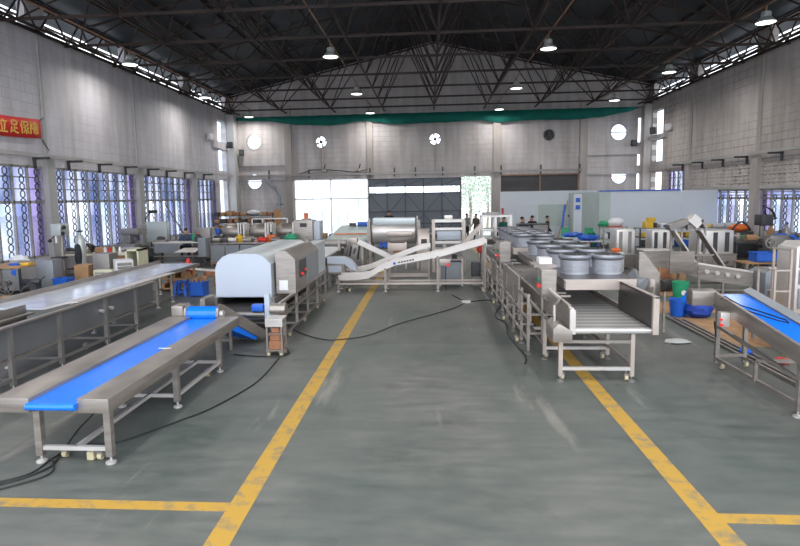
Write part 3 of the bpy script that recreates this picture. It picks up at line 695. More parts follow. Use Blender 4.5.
rails(t, [((-5.13, y, .2), (-4.18, y, .2)) for y in (6.95, 8.97, 10.92)] + [((-4.65, 6.95, .2), (-4.65, 10.92, .2)), ((-5.13, 8.97, .2), (-5.13, 10.92, .2)), ((-4.18, 8.97, .2), (-4.18, 10.92, .2))], .055, 'steel_light')
caster(t, -4.38, 7.05, .05); caster(t, -4.9, 7.1, .05); caster(t, -4.3, 10.6, .055)
MB().box(-4.62, -4.40, 9.3, 9.34, .901, .906).build('strap_clip', 'white', t)
# incline conveyor
t = thing('incline_conveyor', 'blue incline belt conveyor leading up out of the white tunnel machine to the blue table', 'conveyor', (-4.9, 12.2, 0))
mb = MB(); R0 = .17; zc = .92
mb.cyl((-5.28, 12.15, zc), (-4.62, 12.15, zc), R0, 24)
lo0, lo1 = (-4.62, 13.35, .12), (-4.0, 13.1, .12)
mb.add([(-5.28, 12.15 + .02, zc + R0), (-4.62, 12.15 + .02, zc + R0), (lo1[0], lo1[1] + .14, .2), (lo0[0], lo0[1] + .14, .2),
        (-5.28, 12.2, zc - R0 - .1), (-4.62, 12.2, zc - R0 - .1), (lo1[0] - .12, lo1[1], .1), (lo0[0] - .12, lo0[1], .1)], [(0, 1, 2, 3), (7, 6, 5, 4), (0, 3, 7, 4), (1, 5, 6, 2), (3, 2, 6, 7)])
mb.build('belt', 'blue', t)
def slant_plate(x0, xb):
    mb = MB(); pr = [(12.0, zc - .10), (11.97, zc), (12.02, zc + .15), (12.15, zc + .22), (12.28, zc + .17), (13.32, .28), (13.32, .12), (13.2, .1), (12.22, zc - .08)]
    def P(y, z): f = max(0, min(1, (y - 12.2) / 1.1)); return x0 + (xb - x0) * f
    vs = [(P(y, z) + d, y, z) for d in (0, .05) for y, z in pr]; n = len(pr)
    mb.add(vs, [tuple(range(n)), tuple(range(2 * n - 1, n - 1, -1))] + [(i, i + n, (i + 1) % n + n, (i + 1) % n) for i in range(n)]); return mb
slant_plate(-4.62, -3.98).build('side_plate', 'steel', t); slant_plate(-5.34, -4.68).build('side_plate', 'steel', t)
MB().cyl((-4.57, 12.13, .92), (-4.5, 12.13, .92), .08, 12).build('bearing', 'steel_light', t)
MB().box(-5.62, -5.36, 12.0, 12.42, .78, 1.12).build('gearbox', 'steel', t, bev=.02)
MB().cyl((-5.36, 12.15, .92), (-5.28, 12.15, .92), .06, 12).build('shaft', 'blue_plastic', t)
legs(t, [(-5.4, 12.4), (-4.5, 12.5)], .85, .06, 'steel', 0.02); rails(t, [((-5.4, 12.4, .25), (-4.5, 12.5, .25))])

# ------------------------------------------------------------------ white tunnel machine
t = thing('tunnel_machine', 'large white film-covered tunnel machine with open black outlet, left of the aisle', 'machine', (-4.6, 16, 0))
prof = [(-5.36, .97), (-5.36, 1.68), (-5.30, 1.84), (-5.16, 1.98), (-4.98, 2.06), (-4.27, 2.05), (-4.1, 1.96), (-3.94, 1.8), (-3.94, .97)]
MB().prism(prof, 'y', 14.0, 14.06).build('end_panel', 'oven', t)
MB().prism([(x, z - .002) for x, z in prof], 'y', 14.06, 18.9).build('hood', 'oven_top', t)
MB().box(-5.5, -5.3, 13.9, 19, .5, .97).box(-3.98, -3.84, 13.9, 19, .74, .97).box(-5.3, -3.98, 18.8, 18.9, .3, .97).box(-5.3, -3.98, 14, 19, .4, .44).build('lower_frame', 'steel_dark', t)
MB().box(-5.3, -3.98, 14.05, 18.8, .94, .968).build('tunnel_roof', 'dark', t)
MB().box(-5.25, -4.02, 13.5, 18.8, .74, .77).cyl((-5.25, 13.5, .71), (-4.02, 13.5, .71), .06, 14).build('belt', 'dark', t)
MB().box(-5.5, -5.38, 13.3, 13.9, .7, 1.05).build('bearing_plate', 'steel', t)
MB().box(-3.84, -3.72, 13.0, 13.14, .62, 1.2).build('drive_plate', 'oven', t)
mb = MB(); mb.cyl((-3.72, 13.12, .82), (-3.36, 13.12, .82), .16, 20); mb.box(-3.72, -3.5, 12.98, 13.26, .66, .82); mb.build('drive_motor', 'steel', t)
MB().box(-4.12, -3.86, 12.9, 13.1, .82, .97).build('gearbox', 'blue_plastic', t, bev=.01)
MB().cyl((-4.5, 13.0, .73), (-3.84, 13.0, .73), .06, 12).build('drive_shaft', 'steel_dark', t)
Ys = [13.4, 14.7, 16.1, 17.5, 18.9]
legs(t, [(-3.48, y) for y in Ys] + [(-5.42, y) for y in Ys], .95, .07, 'steel')
rails(t, [((-3.48, 13.0, .16), (-3.48, 19, .16)), ((-3.48, 13.0, .66), (-3.48, 19, .66)), ((-3.48, 13.0, .98), (-3.48, 19, .98)), ((-5.42, 13.4, .16), (-5.42, 19, .16))] + [((-5.42, y, .16), (-3.48, y, .16)) for y in Ys], .06)
for y in (13.9, 15.6, 17.5, 18.6): caster(t, -3.48, y, .05)
MB().prism([(-3.88, 1.01), (-3.88, 2.0), (-3.78, 2.09), (-3.62, 2.1), (-3.42, 1.92), (-3.38, 1.87), (-3.38, 1.01)], 'y', 14.25, 17.3).build('control_cabinet', 'steel', t); t0 = t; t = cabp = [c for c in t.children if c.name.startswith('control_cabinet')][0]; cabp['label'] = 'steel control cabinet with chamfered top and red switches'
MB().box(-3.8, -3.58, 14.235, 14.25, 1.1, 1.35).build('label_plate', 'white', t)
MB().box(-3.38, -3.365, 15.6, 17.25, 1.1, 1.82).build('side_door', 'panel_grey', t)
mb = MB().box(-3.38, -3.36, 14.7, 15.5, 1.35, 1.8); o = mb.build('switch_panel', 'iron', t)
for q, z in ((14.85, 1.45), (15.0, 1.42), (15.3, 1.50)): MB().cyl((-3.365, q, z), (-3.33, q, z), .035, 10).build('switch', 'led_red', cabp)
t = t0; MB().box(-3.88, -3.5, 17.35, 19.1, 1.0, 2.0).build('rear_box', 'oven_top', t)

# ------------------------------------------------------------------ little steel trolley with cartons
t = thing('tool_trolley', 'small steel shelf trolley standing in the aisle by the tunnel machine', 'trolley', (-3.35, 12.2, 0))
legs(t, [(-3.52, 12.02), (-3.2, 12.02), (-3.52, 12.38), (-3.2, 12.38)], .83, .035, 'steel', .1)
MB().box(-3.55, -3.17, 12.0, 12.4, .8, .835).box(-3.55, -3.17, 12.0, 12.02, .66, .8).build('top_tray', 'steel_light', t); MB().box(-3.55, -3.17, 12.0, 12.4, .12, .15).build('shelf', 'steel', t)
rails(t, [((-3.52, 12.02, .5), (-3.2, 12.02, .5))], .02)
for x, y in ((-3.5, 12.05), (-3.22, 12.05), (-3.5, 12.35), (-3.22, 12.35)): caster(t, x, y, .045)
def carton(x0, x1, y0, y1, z0, z1, label, m='card', group=None, rz=0):
    c = ((x0 + x1) / 2, (y0 + y1) / 2, z0); t = thing('cardboard_box', label, 'box', c, group)
    MB().box(x0, x1, y0, y1, z0, z1).build('body', m, t, bev=.008); MB().box(x0 - .001, x1 + .001, c[1] - .025, c[1] + .025, z1, z1 + .003).build('tape', 'paper', t)
    t.rotation_euler = (0, 0, rz); return t
carton(-3.49, -3.23, 12.05, 12.34, .151, .34, 'lowest brown carton on the small steel trolley', 'card_dark', 'cartons on the steel trolley')
carton(-3.47, -3.25, 12.05, 12.3, .345, .52, 'middle brown carton on the small steel trolley', 'card_dark', 'cartons on the steel trolley')
carton(-3.45, -3.29, 12.06, 12.25, .525, .62, 'smallest topmost carton on the small steel trolley', 'card_dark', 'cartons on the steel trolley', .3)

# ------------------------------------------------------------------ long grey sided conveyor trough (left)
t = thing('trough_conveyor', 'long grey sided conveyor trough at the left edge in front of the film covered table', 'conveyor', (-8.2, 11.5, 0))
MB().prism([(7.2, 1.18), (15.2, 1.18), (15.2, .66), (12, .60), (7.2, .62)], 'x', -7.64, -7.6).build('side_panel', 'trough', t)
MB().box(-8.86, -8.82, 7.2, 11.85, .7, 1.2).build('side_panel', 'steel_dark', t)
MB().box(-7.62, -7.52, 7.2, 15.2, 1.18, 1.215).build('edge_rail', 'steel', t); MB().box(-7.63, -7.57, 7.2, 15.2, .56, .60).build('edge_rail', 'steel', t)
MB().box(-8.85, -7.64, 7.2, 15.2, .72, .75).build('trough_floor', 'dark', t)
MB().add([(-8.8, 7.2, 1.2), (-8.75, 7.2, 1.22), (-8.1, 11.9, 1.0), (-8.2, 11.9, .98)], [(0, 1, 2, 3)]).box(-8.72, -8.6, 7.2, 11.8, 1.0, 1.04).box(-8.35, -8.28, 7.2, 11.5, .9, .94).build('guide_rail', 'steel', t)
LY = [8.0, 9.69, 11.1, 12.8, 14.2]
legs(t, [(-7.58, y) for y in LY], 1.18, .085, 'steel_dark'); legs(t, [(-8.75, y) for y in LY], .75, .085, 'steel_dark')
for y in LY: foot(t, -7.58, y); foot(t, -8.75, y)
rails(t, [((-7.58, 8, .22), (-7.58, 14.2, .22)), ((-8.75, 8, .22), (-8.75, 14.2, .22))] + [((-8.75, y, .22), (-7.58, y, .22)) for y in LY], .055, 'steel_dark')
caster(t, -8.0, 12.6, .055)
for y in (12.6, 13.0): MB().cyl((-7.6, y, .9), (-7.5, y, .9), .04, 10).build('bolt', 'steel_light', t)
# film covered table
t = thing('film_covered_table', 'long raised steel table covered in bluish reflective film behind the grey trough', 'table', (-9.2, 16, 0))
MB().box(-9.9, -8.45, 11.9, 20.5, 1.07, 1.105).build('table_top', 'film', t)
MB().prism([(-8.45, 1.07), (-8.45, 1.105), (-7.9, 1.24), (-7.66, 1.25), (-7.66, 1.22), (-7.9, 1.2)], 'y', 11.9, 16.8).build('sloped_tray', 'steel_light', t)
MB().box(-9.95, -9.9, 11.9, 20.5, 1.0, 1.22).box(-8.45, -8.41, 16.8, 20.5, 1.0, 1.12).build('side_rail', 'steel', t)
LL = [(-8.66, 17.6), (-8.66, 18.66), (-9.8, 12.4), (-9.8, 15), (-9.8, 17.6), (-9.8, 20.2), (-8.9, 15.4)]
legs(t, LL, 1.07, .075, 'steel');
for x, y in LL: foot(t, x, y)
rails(t, [((-8.66, 17.6, .2), (-8.66, 18.66, .2)), ((-9.8, 17.6, .2), (-8.66, 17.6, .2)), ((-9.8, 12.4, .2), (-9.8, 20.2, .2))], .05)

# ------------------------------------------------------------------ fan cooling tunnel (right)
t = thing('cooling_conveyor', 'long stainless mesh belt cooling conveyor right of the aisle under two columns of fans', 'conveyor', (3.2, 18, 0))
MB().box(2.58, 3.93, 10.42, 26.0, .97, 1.0).cyl((2.58, 10.42, .945), (3.93, 10.42, .945), .055, 14).build('mesh_belt', 'mesh_belt', t)
mb = MB(); mb.prism([(10.35, .93), (10.35, 1.56), (12.25, 1.58), (12.25, .93)], 'x', 3.95, 3.99); mb.build('side_guard', 'dark_steel2', t)
MB().box(3.93, 4.03, 10.3, 10.38, .9, 1.575).box(3.95, 4.03, 10.3, 12.25, 1.55, 1.58).build('guard_flange', 'steel_warm', t)
mb = MB(); mb.prism([(10.4, .93), (10.4, 1.34), (10.55, 1.40), (12.2, 1.42), (12.2, .93)], 'x', 2.5, 2.56); mb.build('end_plate', 'steel', t); MB().box(2.5, 2.6, 10.33, 10.4, .9, 1.34).bar((2.55, 10.37, 1.34), (2.5, 12.2, 1.43), .05).build('plate_flange', 'steel_light', t)
mb = MB(); mb.prism([(2.2, .76), (2.2, 1.0), (2.3, 1.1), (2.54, .96), (2.54, .76)], 'y', 10.3, 10.95); mb.build('drive_box', 'steel', t, bev=.01)
mb = MB(); mb.tube([(2.5, 11.2, 1.38), (2.42, 10.9, 1.4), (2.3, 10.7, 1.35), (2.28, 10.6, 1.05)], .03, 8); mb.build('conduit', 'steel', t)
MB().box(3.96, 4.02, 12.3, 26, .85, 1.08).build('side_panel', 'steel', t); MB().box(2.52, 2.57, 12.3, 26, .85, 1.12).build('side_panel', 'steel', t)
LYs = [10.46, 11.9, 13.7, 15.3, 16.9, 18.5, 20.1, 21.7, 23.3, 24.9]
for y in LYs:
    legs(t, [(2.37, y), (3.64, y)], .93, .07, 'steel_warm')
    for x in (2.37, 3.64): foot(t, x, y, 0, 'steel_dark')
    rails(t, [((2.37, y, .24), (3.64, y, .24))], .06, 'steel_light')
    if y < 12.5: caster(t, 2.42, y + .1, .055); caster(t, 3.56, y + .06, .055)
rails(t, [((2.37, 10.46, .74), (3.64, 10.46, .74)), ((3.64, 10.46, .3), (3.64, 24.9, .3)), ((2.37, 11.9, .3), (2.37, 24.9, .3)), ((2.37, 10.46, .9), (2.37, 24.9, .9)), ((3.64, 10.46, .9), (3.64, 24.9, .9))], .055, 'steel')
# outrigger legs with plates on the aisle side
mb = MB()
for y in (12.3, 13.2, 14.4, 15.6, 16.6, 18.0, 19.4, 20.8, 22.2, 23.6): legs(t, [(2.1, y)], 1.3 if y < 18 else 1.15, .06, 'steel', .08); foot(t, 2.1, y, 0, 'steel_dark')
rails(t, [((2.1, 12.3, 1.2), (2.1, 23.6, 1.1)), ((2.1, 12.3, .75), (2.1, 23.6, .72)), ((2.1, 12.3, .3), (2.1, 23.6, .3))] + [((2.1, y, .45), (2.37, y, .45)) for y in (12.3, 13.2, 14.4, 15.6, 16.6, 18, 19.4)], .045, 'steel')
MB().box(2.08, 2.12, 13.6, 16.4, .86, 1.5).build('side_plate', 'steel', t); MB().box(2.08, 2.12, 18.2, 19.6, .8, 1.3).build('side_plate', 'steel', t)
for y in (13.2, 15.6, 18.0): caster(t, 2.02, y + .15, .055)
for i, (y0, y1) in enumerate(((12.2, 18.45), (19.7, 25.8))):
    h = MB().box(2.8, 4.3, y0 + .05, y1, 1.585, 1.62).build('fan_hood', 'dark_steel2', t)
    MB().prism([(2.85, 1.40), (2.85, 1.58), (2.8, 1.62), (4.3, 1.62), (4.28, 1.40)], 'y', y0, y0 + .05).build('front_lip', 'steel_warm', h)
    MB().box(2.83, 2.87, y0 + .05, y1, 1.42, 1.585).build('side_skirt', 'steel', h); MB().box(4.25, 4.29, y0 + .05, y1, 1.42, 1.585).build('side_skirt', 'steel', h)
    for y in (y0 + .3, y1 - .3):
        for x in (2.85, 4.27): MB().box(x - .04, x + .04, y - .04, y + .04, .92, 1.06).build('support', 'steel', h)
fan = MB().lathe((0, 0, 0), [(.315, 0), (.315, .02), (.305, .03), (.325, .30), (.33, .34)], 32).build('fan_barrel', 'barrel')
MB().lathe((0, 0, 0), [(.325, .31), (.345, .325), (.368, .36), (.372, .39), (.36, .42), (.32, .432), (.29, .42), (.27, .36)], 32).build('rim', 'rim', fan)
g = MB()
for r in (.08, .15, .22, .28): g.ring((0, 0, 0), r, .006, 'y', 24)
g.v = [(a, c, .43 + b) for a, b, c in g.v]
for k in range(6): a = PI * k / 6; g.bar((-.3 * math.cos(a), -.3 * math.sin(a), .43), (.3 * math.cos(a), .3 * math.sin(a), .43), .012, .012)
g.build('guard', 'iron', fan)
MB().lathe((0, 0, 0), [(.06, .2), (.09, .22), (.09, .36), (.05, .39)], 16).build('motor', 'iron', fan)
mb = MB()
for k in range(6):
    a = 2 * PI * k / 6; mb.add([(.08 * math.cos(a), .08 * math.sin(a), .24), (.27 * math.cos(a - .2), .27 * math.sin(a - .2), .22), (.27 * math.cos(a + .3), .27 * math.sin(a + .3), .30), (.08 * math.cos(a + .5), .08 * math.sin(a + .5), .28)], [(0, 1, 2, 3)])
mb.build('blades', 'rim', fan)
mb = MB(); mb.box(-.09, -.065, -.305, -.298, .19, .25); mb.box(-.045, -.02, -.308, -.3, .19, .25); mb.box(.0, .05, -.309, -.3, .19, .205); mb.box(.02, .045, -.309, -.3, .19, .25); mb.box(.075, .10, -.303, -.295, .195, .245)
mb.build('sticker', 'white', fan)
FY = [13.25, 14.62, 16.05, 17.55, 20.5, 21.7, 22.85, 24.0, 25.1]
nm = ['first', 'second', 'third', 'fourth', 'fifth', 'sixth', 'seventh', 'eighth', 'ninth']
fst = True
for ci, x in enumerate((3.29, 4.0)):
    for k, y in enumerate(FY):
        o = fan if fst else copy_tree(fan); fst = False
        o.parent = t; o.location = Vector((x - 3.2, y - 18, 1.62)) * S; o.rotation_euler = (0, 0, random.uniform(-.3, .3) if k else 0)
par = t
def ctrl_box(x0, x1, y0, y1, z0, z1, label):
    t = MB().box(x0, x1, y0, y1, z0, z1).build('control_box', 'steel', par, bev=.015); t['label'] = label
    MB().box(x0 + .02, x1 - .02, y0 - .012, y0, z0 + .02, z1 - .02).build('door', 'steel', t)
    for q in range(2): MB().cyl((x0, y0 + (y1 - y0) * (.3 + .25 * q), z0 + .18), (x0 - .04, y0 + (y1 - y0) * (.3 + .25 * q), z0 + .18), .035, 10).build('red_button', 'led_red', t)
    MB().cyl((x0, y0 + (y1 - y0) * .4, z0 + .32), (x0 - .04, y0 + (y1 - y0) * .4, z0 + .32), .035, 10).build('green_button', 'green', t)
    mb = MB(); mb.bar((x0, y0 + .05, z0 - .02), (x1 + .3, y0 + .05, z0 - .02), .04); mb.bar((x0, y1 - .05, z0 - .02), (x1 + .3, y1 - .05, z0 - .02), .04); mb.bar((x0 + .03, y0 + .05, z0 - .02), (x0 + .03, y0 + .05, .3), .04); mb.build('bracket', 'steel', t)
ctrl_box(2.33, 2.64, 12.1, 12.6, 1.30, 1.84, 'nearer bright steel control box with red buttons beside the first fan barrels')
ctrl_box(2.12, 2.45, 17.5, 18.4, 1.38, 1.98, 'farther steel control box with red buttons near the inclined feed conveyor')
MB().box(2.44, 2.72, 12.95, 13.3, 1.86, 2.0).build('junction_box', 'white', par, bev=.01)
MB().box(2.3, 2.78, 12.8, 13.5, 1.8, 1.86).bar((2.55, 13.1, .92), (2.55, 13.1, 1.8), .08).build('box_bracket', 'steel', par)

# chute at the right of the fans
t = thing('metal_chute', 'bent bright sheet metal chute leaning right of the fan barrels', 'chute', (5.2, 14.5, 0))
MB().prism([(5.15, 1.35), (5.15, 1.97), (5.26, 1.95), (5.66, 1.42), (5.62, 1.25)], 'y', 14.5, 14.54).build('side_sheet', 'steel', t)
MB().add([(5.1, 14.1, .95), (5.4, 14.5, 1.3), (5.2, 15.0, 1.5), (4.8, 14.8, 1.1), (5.1, 14.1, .9), (5.4, 14.5, 1.25), (5.2, 15.0, 1.45), (4.8, 14.8, 1.05)], [(0, 1, 2, 3), (4, 5, 6, 7), (0, 1, 5, 4), (2, 3, 7, 6), (0, 3, 7, 4), (1, 2, 6, 5)]).build('slide', 'panel_grey', t)
legs(t, [(5.2, 14.3), (5.2, 15), (5.7, 14.3), (5.7, 15)], 1.0, .05, 'steel', 0)

# ------------------------------------------------------------------ blue inclined conveyor (right)
# runs from its low end beyond the right picture edge up to the back
t = thing('belt_conveyor', 'inclined stainless conveyor with blue belt and side motor at the right edge', 'conveyor', (5.8, 11, 0))
ya, za, yb, zb = 6.0, .62, 11.45, 1.42   # belt line
def zl(y): return za + (zb - za) * (y - ya) / (yb - ya)
xl0, xr0 = 5.52, 6.04
for x0, x1 in ((xl0 - .06, xl0), (xr0, xr0 + .06)): MB().prism([(ya, za - .2), (ya, za + .08), (yb, zb + .08), (yb, zb - .2)], 'x', x0, x1).build('side_rail', 'steel', t)
mb = MB(); mb.add([(xl0, ya, za + .03), (xr0, ya, za + .03), (xr0, yb - .1, zb + .02), (xl0, yb - .1, zb + .02), (xl0, ya, za), (xr0, ya, za), (xr0, yb - .1, zb - .01), (xl0, yb - .1, zb - .01)], [(0, 1, 2, 3), (4, 5, 6, 7), (0, 1, 5, 4), (2, 3, 7, 6), (0, 3, 7, 4), (1, 2, 6, 5)]); mb.build('belt', 'blue', t)
MB().add([(xr0 - .02, ya, za + .06), (xr0 + .12, ya, za + .12), (xr0 + .12, yb, zb + .14), (xr0 - .02, yb, zb + .08)], [(0, 1, 2, 3)]).build('side_strip', 'panel_grey', t)
MB().prism([(yb - .12, zb - .2), (yb - .12, zb + .08), (yb - .04, zb + .13), (yb + .14, zb + .1), (yb + .18, zb - .05), (yb + .14, zb - .2)], 'x', 5.04, 5.46).build('drive_cover', 'steel', t, bev=.02)
MB().cyl((5.52, yb, zb - .06), (6.04, yb, zb - .06), .075, 14).build('roller', 'steel', t)
LQ = [(5.52, 11.3), (6.06, 11.35), (5.52, 8.8), (6.06, 8.8)]
for x, y in LQ: legs(t, [(x, y)], zl(y) - .15, .07, 'steel')
for x in (5.52, 6.06): legs(t, [(x, 6.5)], zl(6.5) - .15, .07, 'steel'); foot(t, x, 6.5)
caster(t, 5.6, 11.25, .06); caster(t, 6.12, 11.4, .06); foot(t, 5.52, 8.8); foot(t, 6.06, 8.8)
rails(t, [((5.52, 11.3, .2), (5.52, 8.8, .2)), ((6.06, 11.35, .2), (6.06, 8.8, .2)), ((5.52, 11.3, .25), (6.06, 11.35, .25)), ((5.52, 8.8, .25), (6.06, 8.8, .25)), ((5.48, 9.9, .55), (5.48, 9.9, .2)), ((5.48, 9.9, .55), (6.12, 9.9, .55)), ((5.5, 11.3, .85), (5.5, 8.8, .58))], .055)
o = MB().box(5.3, 5.46, 10.75, 10.9, .94, 1.2).build('switch_box', 'steel_light', t, bev=.01)
MB().cyl((5.3, 10.75, 1.08), (5.3, 10.72, 1.08), .022, 10).build('red_button', 'led_red', o); MB().cyl((5.3, 10.75, .98), (5.3, 10.71, .98), .028, 10).build('red_button', 'led_red', o)
mb = MB(); mb.tube([(x_, y_, zl(y_) + .045 + dz_) for x_, y_, dz_ in ((5.36, 10.9, .05), (5.45, 10.95, .08), (5.6, 10.7, .0), (5.8, 10.3, 0), (5.95, 9.95, 0), (5.92, 9.8, 0), (5.8, 9.95, 0), (5.62, 10.3, 0), (5.5, 10.6, .0))], .010, 6)
single('power_cable', mb, 'cable', 'looped black cable lying on the blue inclined belt', 'cable', origin=(5.8, 10.8, 1.2))

# ------------------------------------------------------------------ gooseneck feed conveyors (middle)
def gooseneck(y0, y1, line, label, hs, lx, z_off=0, extra=None):
    """line: (x,z) points of the upper edge; trough height hs"""
    t = thing('feed_conveyor', label, 'conveyor', (line[2][0], y0, 0))
    lo = [(x, z - hs) for x, z in line]
    for y in (y0, y1): MB().prism(line + lo[::-1], 'y', y, y + .04).build('side_rail', 'feed', t)
    mb = MB(); n = len(line); vs = []
    for yy in (y0 + .04, y1):
        for x, z in line: vs.append((x, yy, z - .1))
    mb.add(vs, [(i, i + 1, n + i + 1, n + i) for i in range(n - 1)]); o = mb.build('belt', 'steel_light', t); sm = o.modifiers.new('t', 'SOLIDIFY'); sm.thickness = .02
    def zt(x):
        for (a, b), (c, d) in zip(line, line[1:]):
            if a <= x <= c: return b + (d - b) * (x - a) / (c - a) - hs
        return line[-1][1] - hs
    for x in lx:
        for y in (y0 + .02, y1 + .02): MB().box(x - .04, x + .04, y - .04, y + .04, .1, zt(x) + .05).build('leg', 'steel', t); foot(t, x, y, 0)
    rails(t, [((lx[0], y0 + .02, .3), (lx[-1], y0 + .02, .3)), ((lx[0], y1 + .02, .3), (lx[-1], y1 + .02, .3))] + [((x, y0, .3), (x, y1, .3)) for x in lx], .07, 'steel_warm')
    return t
t = gooseneck(20.55, 21.25, [(-3.3, .62), (-2.7, .62), (-2.2, .68), (-1.8, .92), (-1.2, 1.15), (.38, 1.44), (1.9, 1.86), (2.04, 1.88)], 'long inclined steel feed conveyor crossing the aisle, rising to the right', .19, [-3.3, -1.59, .3, 1.97])
mb = MB()
for k in range(6): mb.bar((-1.12 + .1 * k, 20.54, 1.06 + .018 * k), (-1.05 + .1 * k, 20.54, 1.075 + .018 * k), .01, .05)
mb.build('brand_lettering', 'panel_dark', t)
o = MB().cyl((-1.25, 20.545, 1.03), (-1.25, 20.53, 1.03), .05, 16); o.build('logo_disc', 'logo_blue', t)
MB().box(.35, .75, 20.3, 20.7, .95, 1.2).build('gearbox', 'steel', t, bev=.02)
MB().cyl((.65, 20.28, 1.0), (.65, 20.25, 1.0), .05, 10).build('red_button', 'led_red', t)
caster(t, -2.9, 20.6, .06); caster(t, 1.9, 20.6, .06)
gooseneck(22.6, 23.1, [(-3.8, .55), (-3.2, .55), (-2.4, .72), (-1.7, 1.0), (-.3, 1.52), (.05, 1.55)], 'second inclined steel conveyor rising behind the long feed conveyor', .17, [-3.7, -1.6, -.02])
t = thing('steel_box_machine', 'upright steel box machine with blue grey panel under the rising feed conveyor', 'machine', (.85, 22, 0))
MB().box(.42, 1.22, 21.8, 22.4, .02, .92).build('body', 'panel_grey', t, bev=.01); legs(t, [(.4, 21.78), (1.24, 21.78), (.4, 22.42), (1.24, 22.42)], 1.05, .07, 'steel_warm', 0)
MB().box(.38, 1.28, 21.75, 22.45, .98, 1.04).build('top', 'steel', t); MB().cyl((.95, 21.9, 1.04), (.95, 21.9, 1.2), .1, 14).build('motor', 'iron', t)
# rounded blue grey elbow duct by the tunnel machine
t = thing('elbow_conveyor', 'rounded pale blue elbow conveyor end left of the feed conveyor', 'conveyor', (-3.4, 21.6, 0))
arc = [(-3.84, 1.18), (-3.35, 1.18)] + [(-3.35 + .62 * math.sin(a), .56 + .62 * math.cos(a)) for a in [.2, .45, .7, .95, 1.2, 1.4]]
inn = [(-2.95, .72), (-3.2, .92), (-3.84, .95)]
MB().prism(arc + inn, 'y', 21.4, 21.9).build('elbow_cover', 'oven', t); MB().box(-3.84, -3.2, 21.42, 21.88, .55, .95).build('body', 'steel', t); MB().box(-3.8, -3.3, 21.38, 21.42, .62, .86).build('blue_panel', 'oven', t)
legs(t, [(-3.8, 21.45), (-3.1, 21.45), (-3.8, 21.85), (-3.1, 21.85)], .6, .06, 'steel', 0)
# chute going down right to pot machine
def slab(name, m, label, cat, p, q, wdt, th, par=None):
    mb = MB(); mb.bar(p, q, wdt, th)
    if par: return mb.build(name, m, par)
    return single(name, mb, m, label, cat, origin=(p[0], p[1], min(p[2], q[2])))
t = thing('discharge_chute', 'pinkish steel chute sloping down to the right in front of the cooker line', 'chute', (-2.2, 24, 0))
slab('chute', 'steel_warm', '', '', (-2.95, 24, 1.52), (-1.35, 24, .72), .5, .1, t); slab('chute_rail', 'steel_light', '', '', (-2.95, 23.75, 1.6), (-1.35, 23.75, .8), .05, .2, t)
legs(t, [(-2.8, 24), (-1.4, 24)], .8, .07, 'steel', 0); MB().box(-2.85, -2.75, 23.95, 24.05, .8, 1.4).build('post', 'steel', t)
# cooker: wide steel drum machine
t = thing('drum_cooker', 'wide horizontal stainless drum cooker standing before the grey gate', 'machine', (-1.6, 27.3, 0))
MB().lathe((-2.7, 27.5, 1.75), [(.1, 0), (.5, .04), (.52, .1), (.52, 2.0), (.5, 2.06), (.1, 2.1)], 28, 'x').build('drum', 'steel_light', t)
MB().box(-2.65, -.65, 27.05, 27.95, 2.1, 2.42).build('lid', 'oven_top', t, bev=.03)
MB().box(-2.0, -.75, 26.9, 27.1, 1.55, 1.8).build('front_pipe', 'steel_warm', t, bev=.08)
for x in (-2.85, -.5): MB().box(x - .08, x + .08, 27.2, 27.8, .9, 2.3).build('end_frame', 'steel', t)
MB().box(-1.95, -1.05, 26.9, 27.4, .55, 1.25).build('gear_housing', 'steel_warm', t, bev=.02); MB().box(-1.7, -1.25, 26.87, 26.9, .8, .9).build('brown_label', 'card_dark', t)
for x in (-2.25, -2.05): MB().cyl((x, 26.9, 1.05), (x, 26.9, 1.32), .07, 12).build('blue_valve', 'logo_blue', t)
legs(t, [(-2.8, 27.1), (-.55, 27.1), (-2.8, 27.9), (-.55, 27.9), (-1.9, 27.1), (-1.1, 27.1)], 1.3, .09, 'steel_warm', 0)
rails(t, [((-2.8, 27.1, .3), (-.55, 27.1, .3)), ((-2.8, 27.1, .9), (-.55, 27.1, .9)), ((-2.8, 27.1, 2.45), (-2.8, 27.1, 1.9)), ((-.55, 27.1, 2.5), (-.55, 27.1, 1.9))], .06)
# white steel box with black screen
t = thing('control_pedestal', 'cream steel control pedestal with square black screen between cooker and press frame', 'control panel', (-.25, 26.2, 0))
MB().prism([(26.0, .6), (26.0, 1.55), (26.2, 1.95), (26.45, 1.95), (26.45, .6)], 'x', -.5, .02).build('body', 'steel_warm', t, bev=.02); MB().box(-.36, -.1, 25.985, 26.0, 1.25, 1.5).build('screen', 'panel_dark', t); MB().box(-.4, -.08, 26.1, 26.4, 0, .6).build('leg', 'steel', t)
# press frame
t = thing('roller_press', 'square bright steel press frame with blue grey rollers before the gate', 'machine', (.8, 26, 0))
for x in (.2, 1.55):
    for y in (25.9, 26.6): MB().box(x - .07, x + .07, y - .07, y + .07, 0, 2.35).build('post', 'steel_warm', t)
rails(t, [((.2, 25.9, z), (1.55, 25.9, z)) for z in (1.0, 1.35, 1.95, 2.3)] + [((.2, 26.6, z), (1.55, 26.6, z)) for z in (1.0, 2.3)], .11, 'steel_light')
MB().box(.35, 1.42, 25.98, 26.3, 1.45, 1.85).build('roller_cover', 'oven', t, bev=.04); MB().box(.7, 1.05, 25.9, 26.4, 2.35, 2.55).build('top_motor', 'steel_light', t, bev=.02); MB().box(.3, 1.4, 26, 26.5, .5, .95).build('lower_tray', 'steel_dark', t)
MB().box(.6, .75, 25.9, 26.0, 1.0, 1.35).build('bracket', 'steel', t); MB().box(1.15, 1.3, 25.9, 26.0, 1.0, 1.35).build('bracket', 'steel', t)
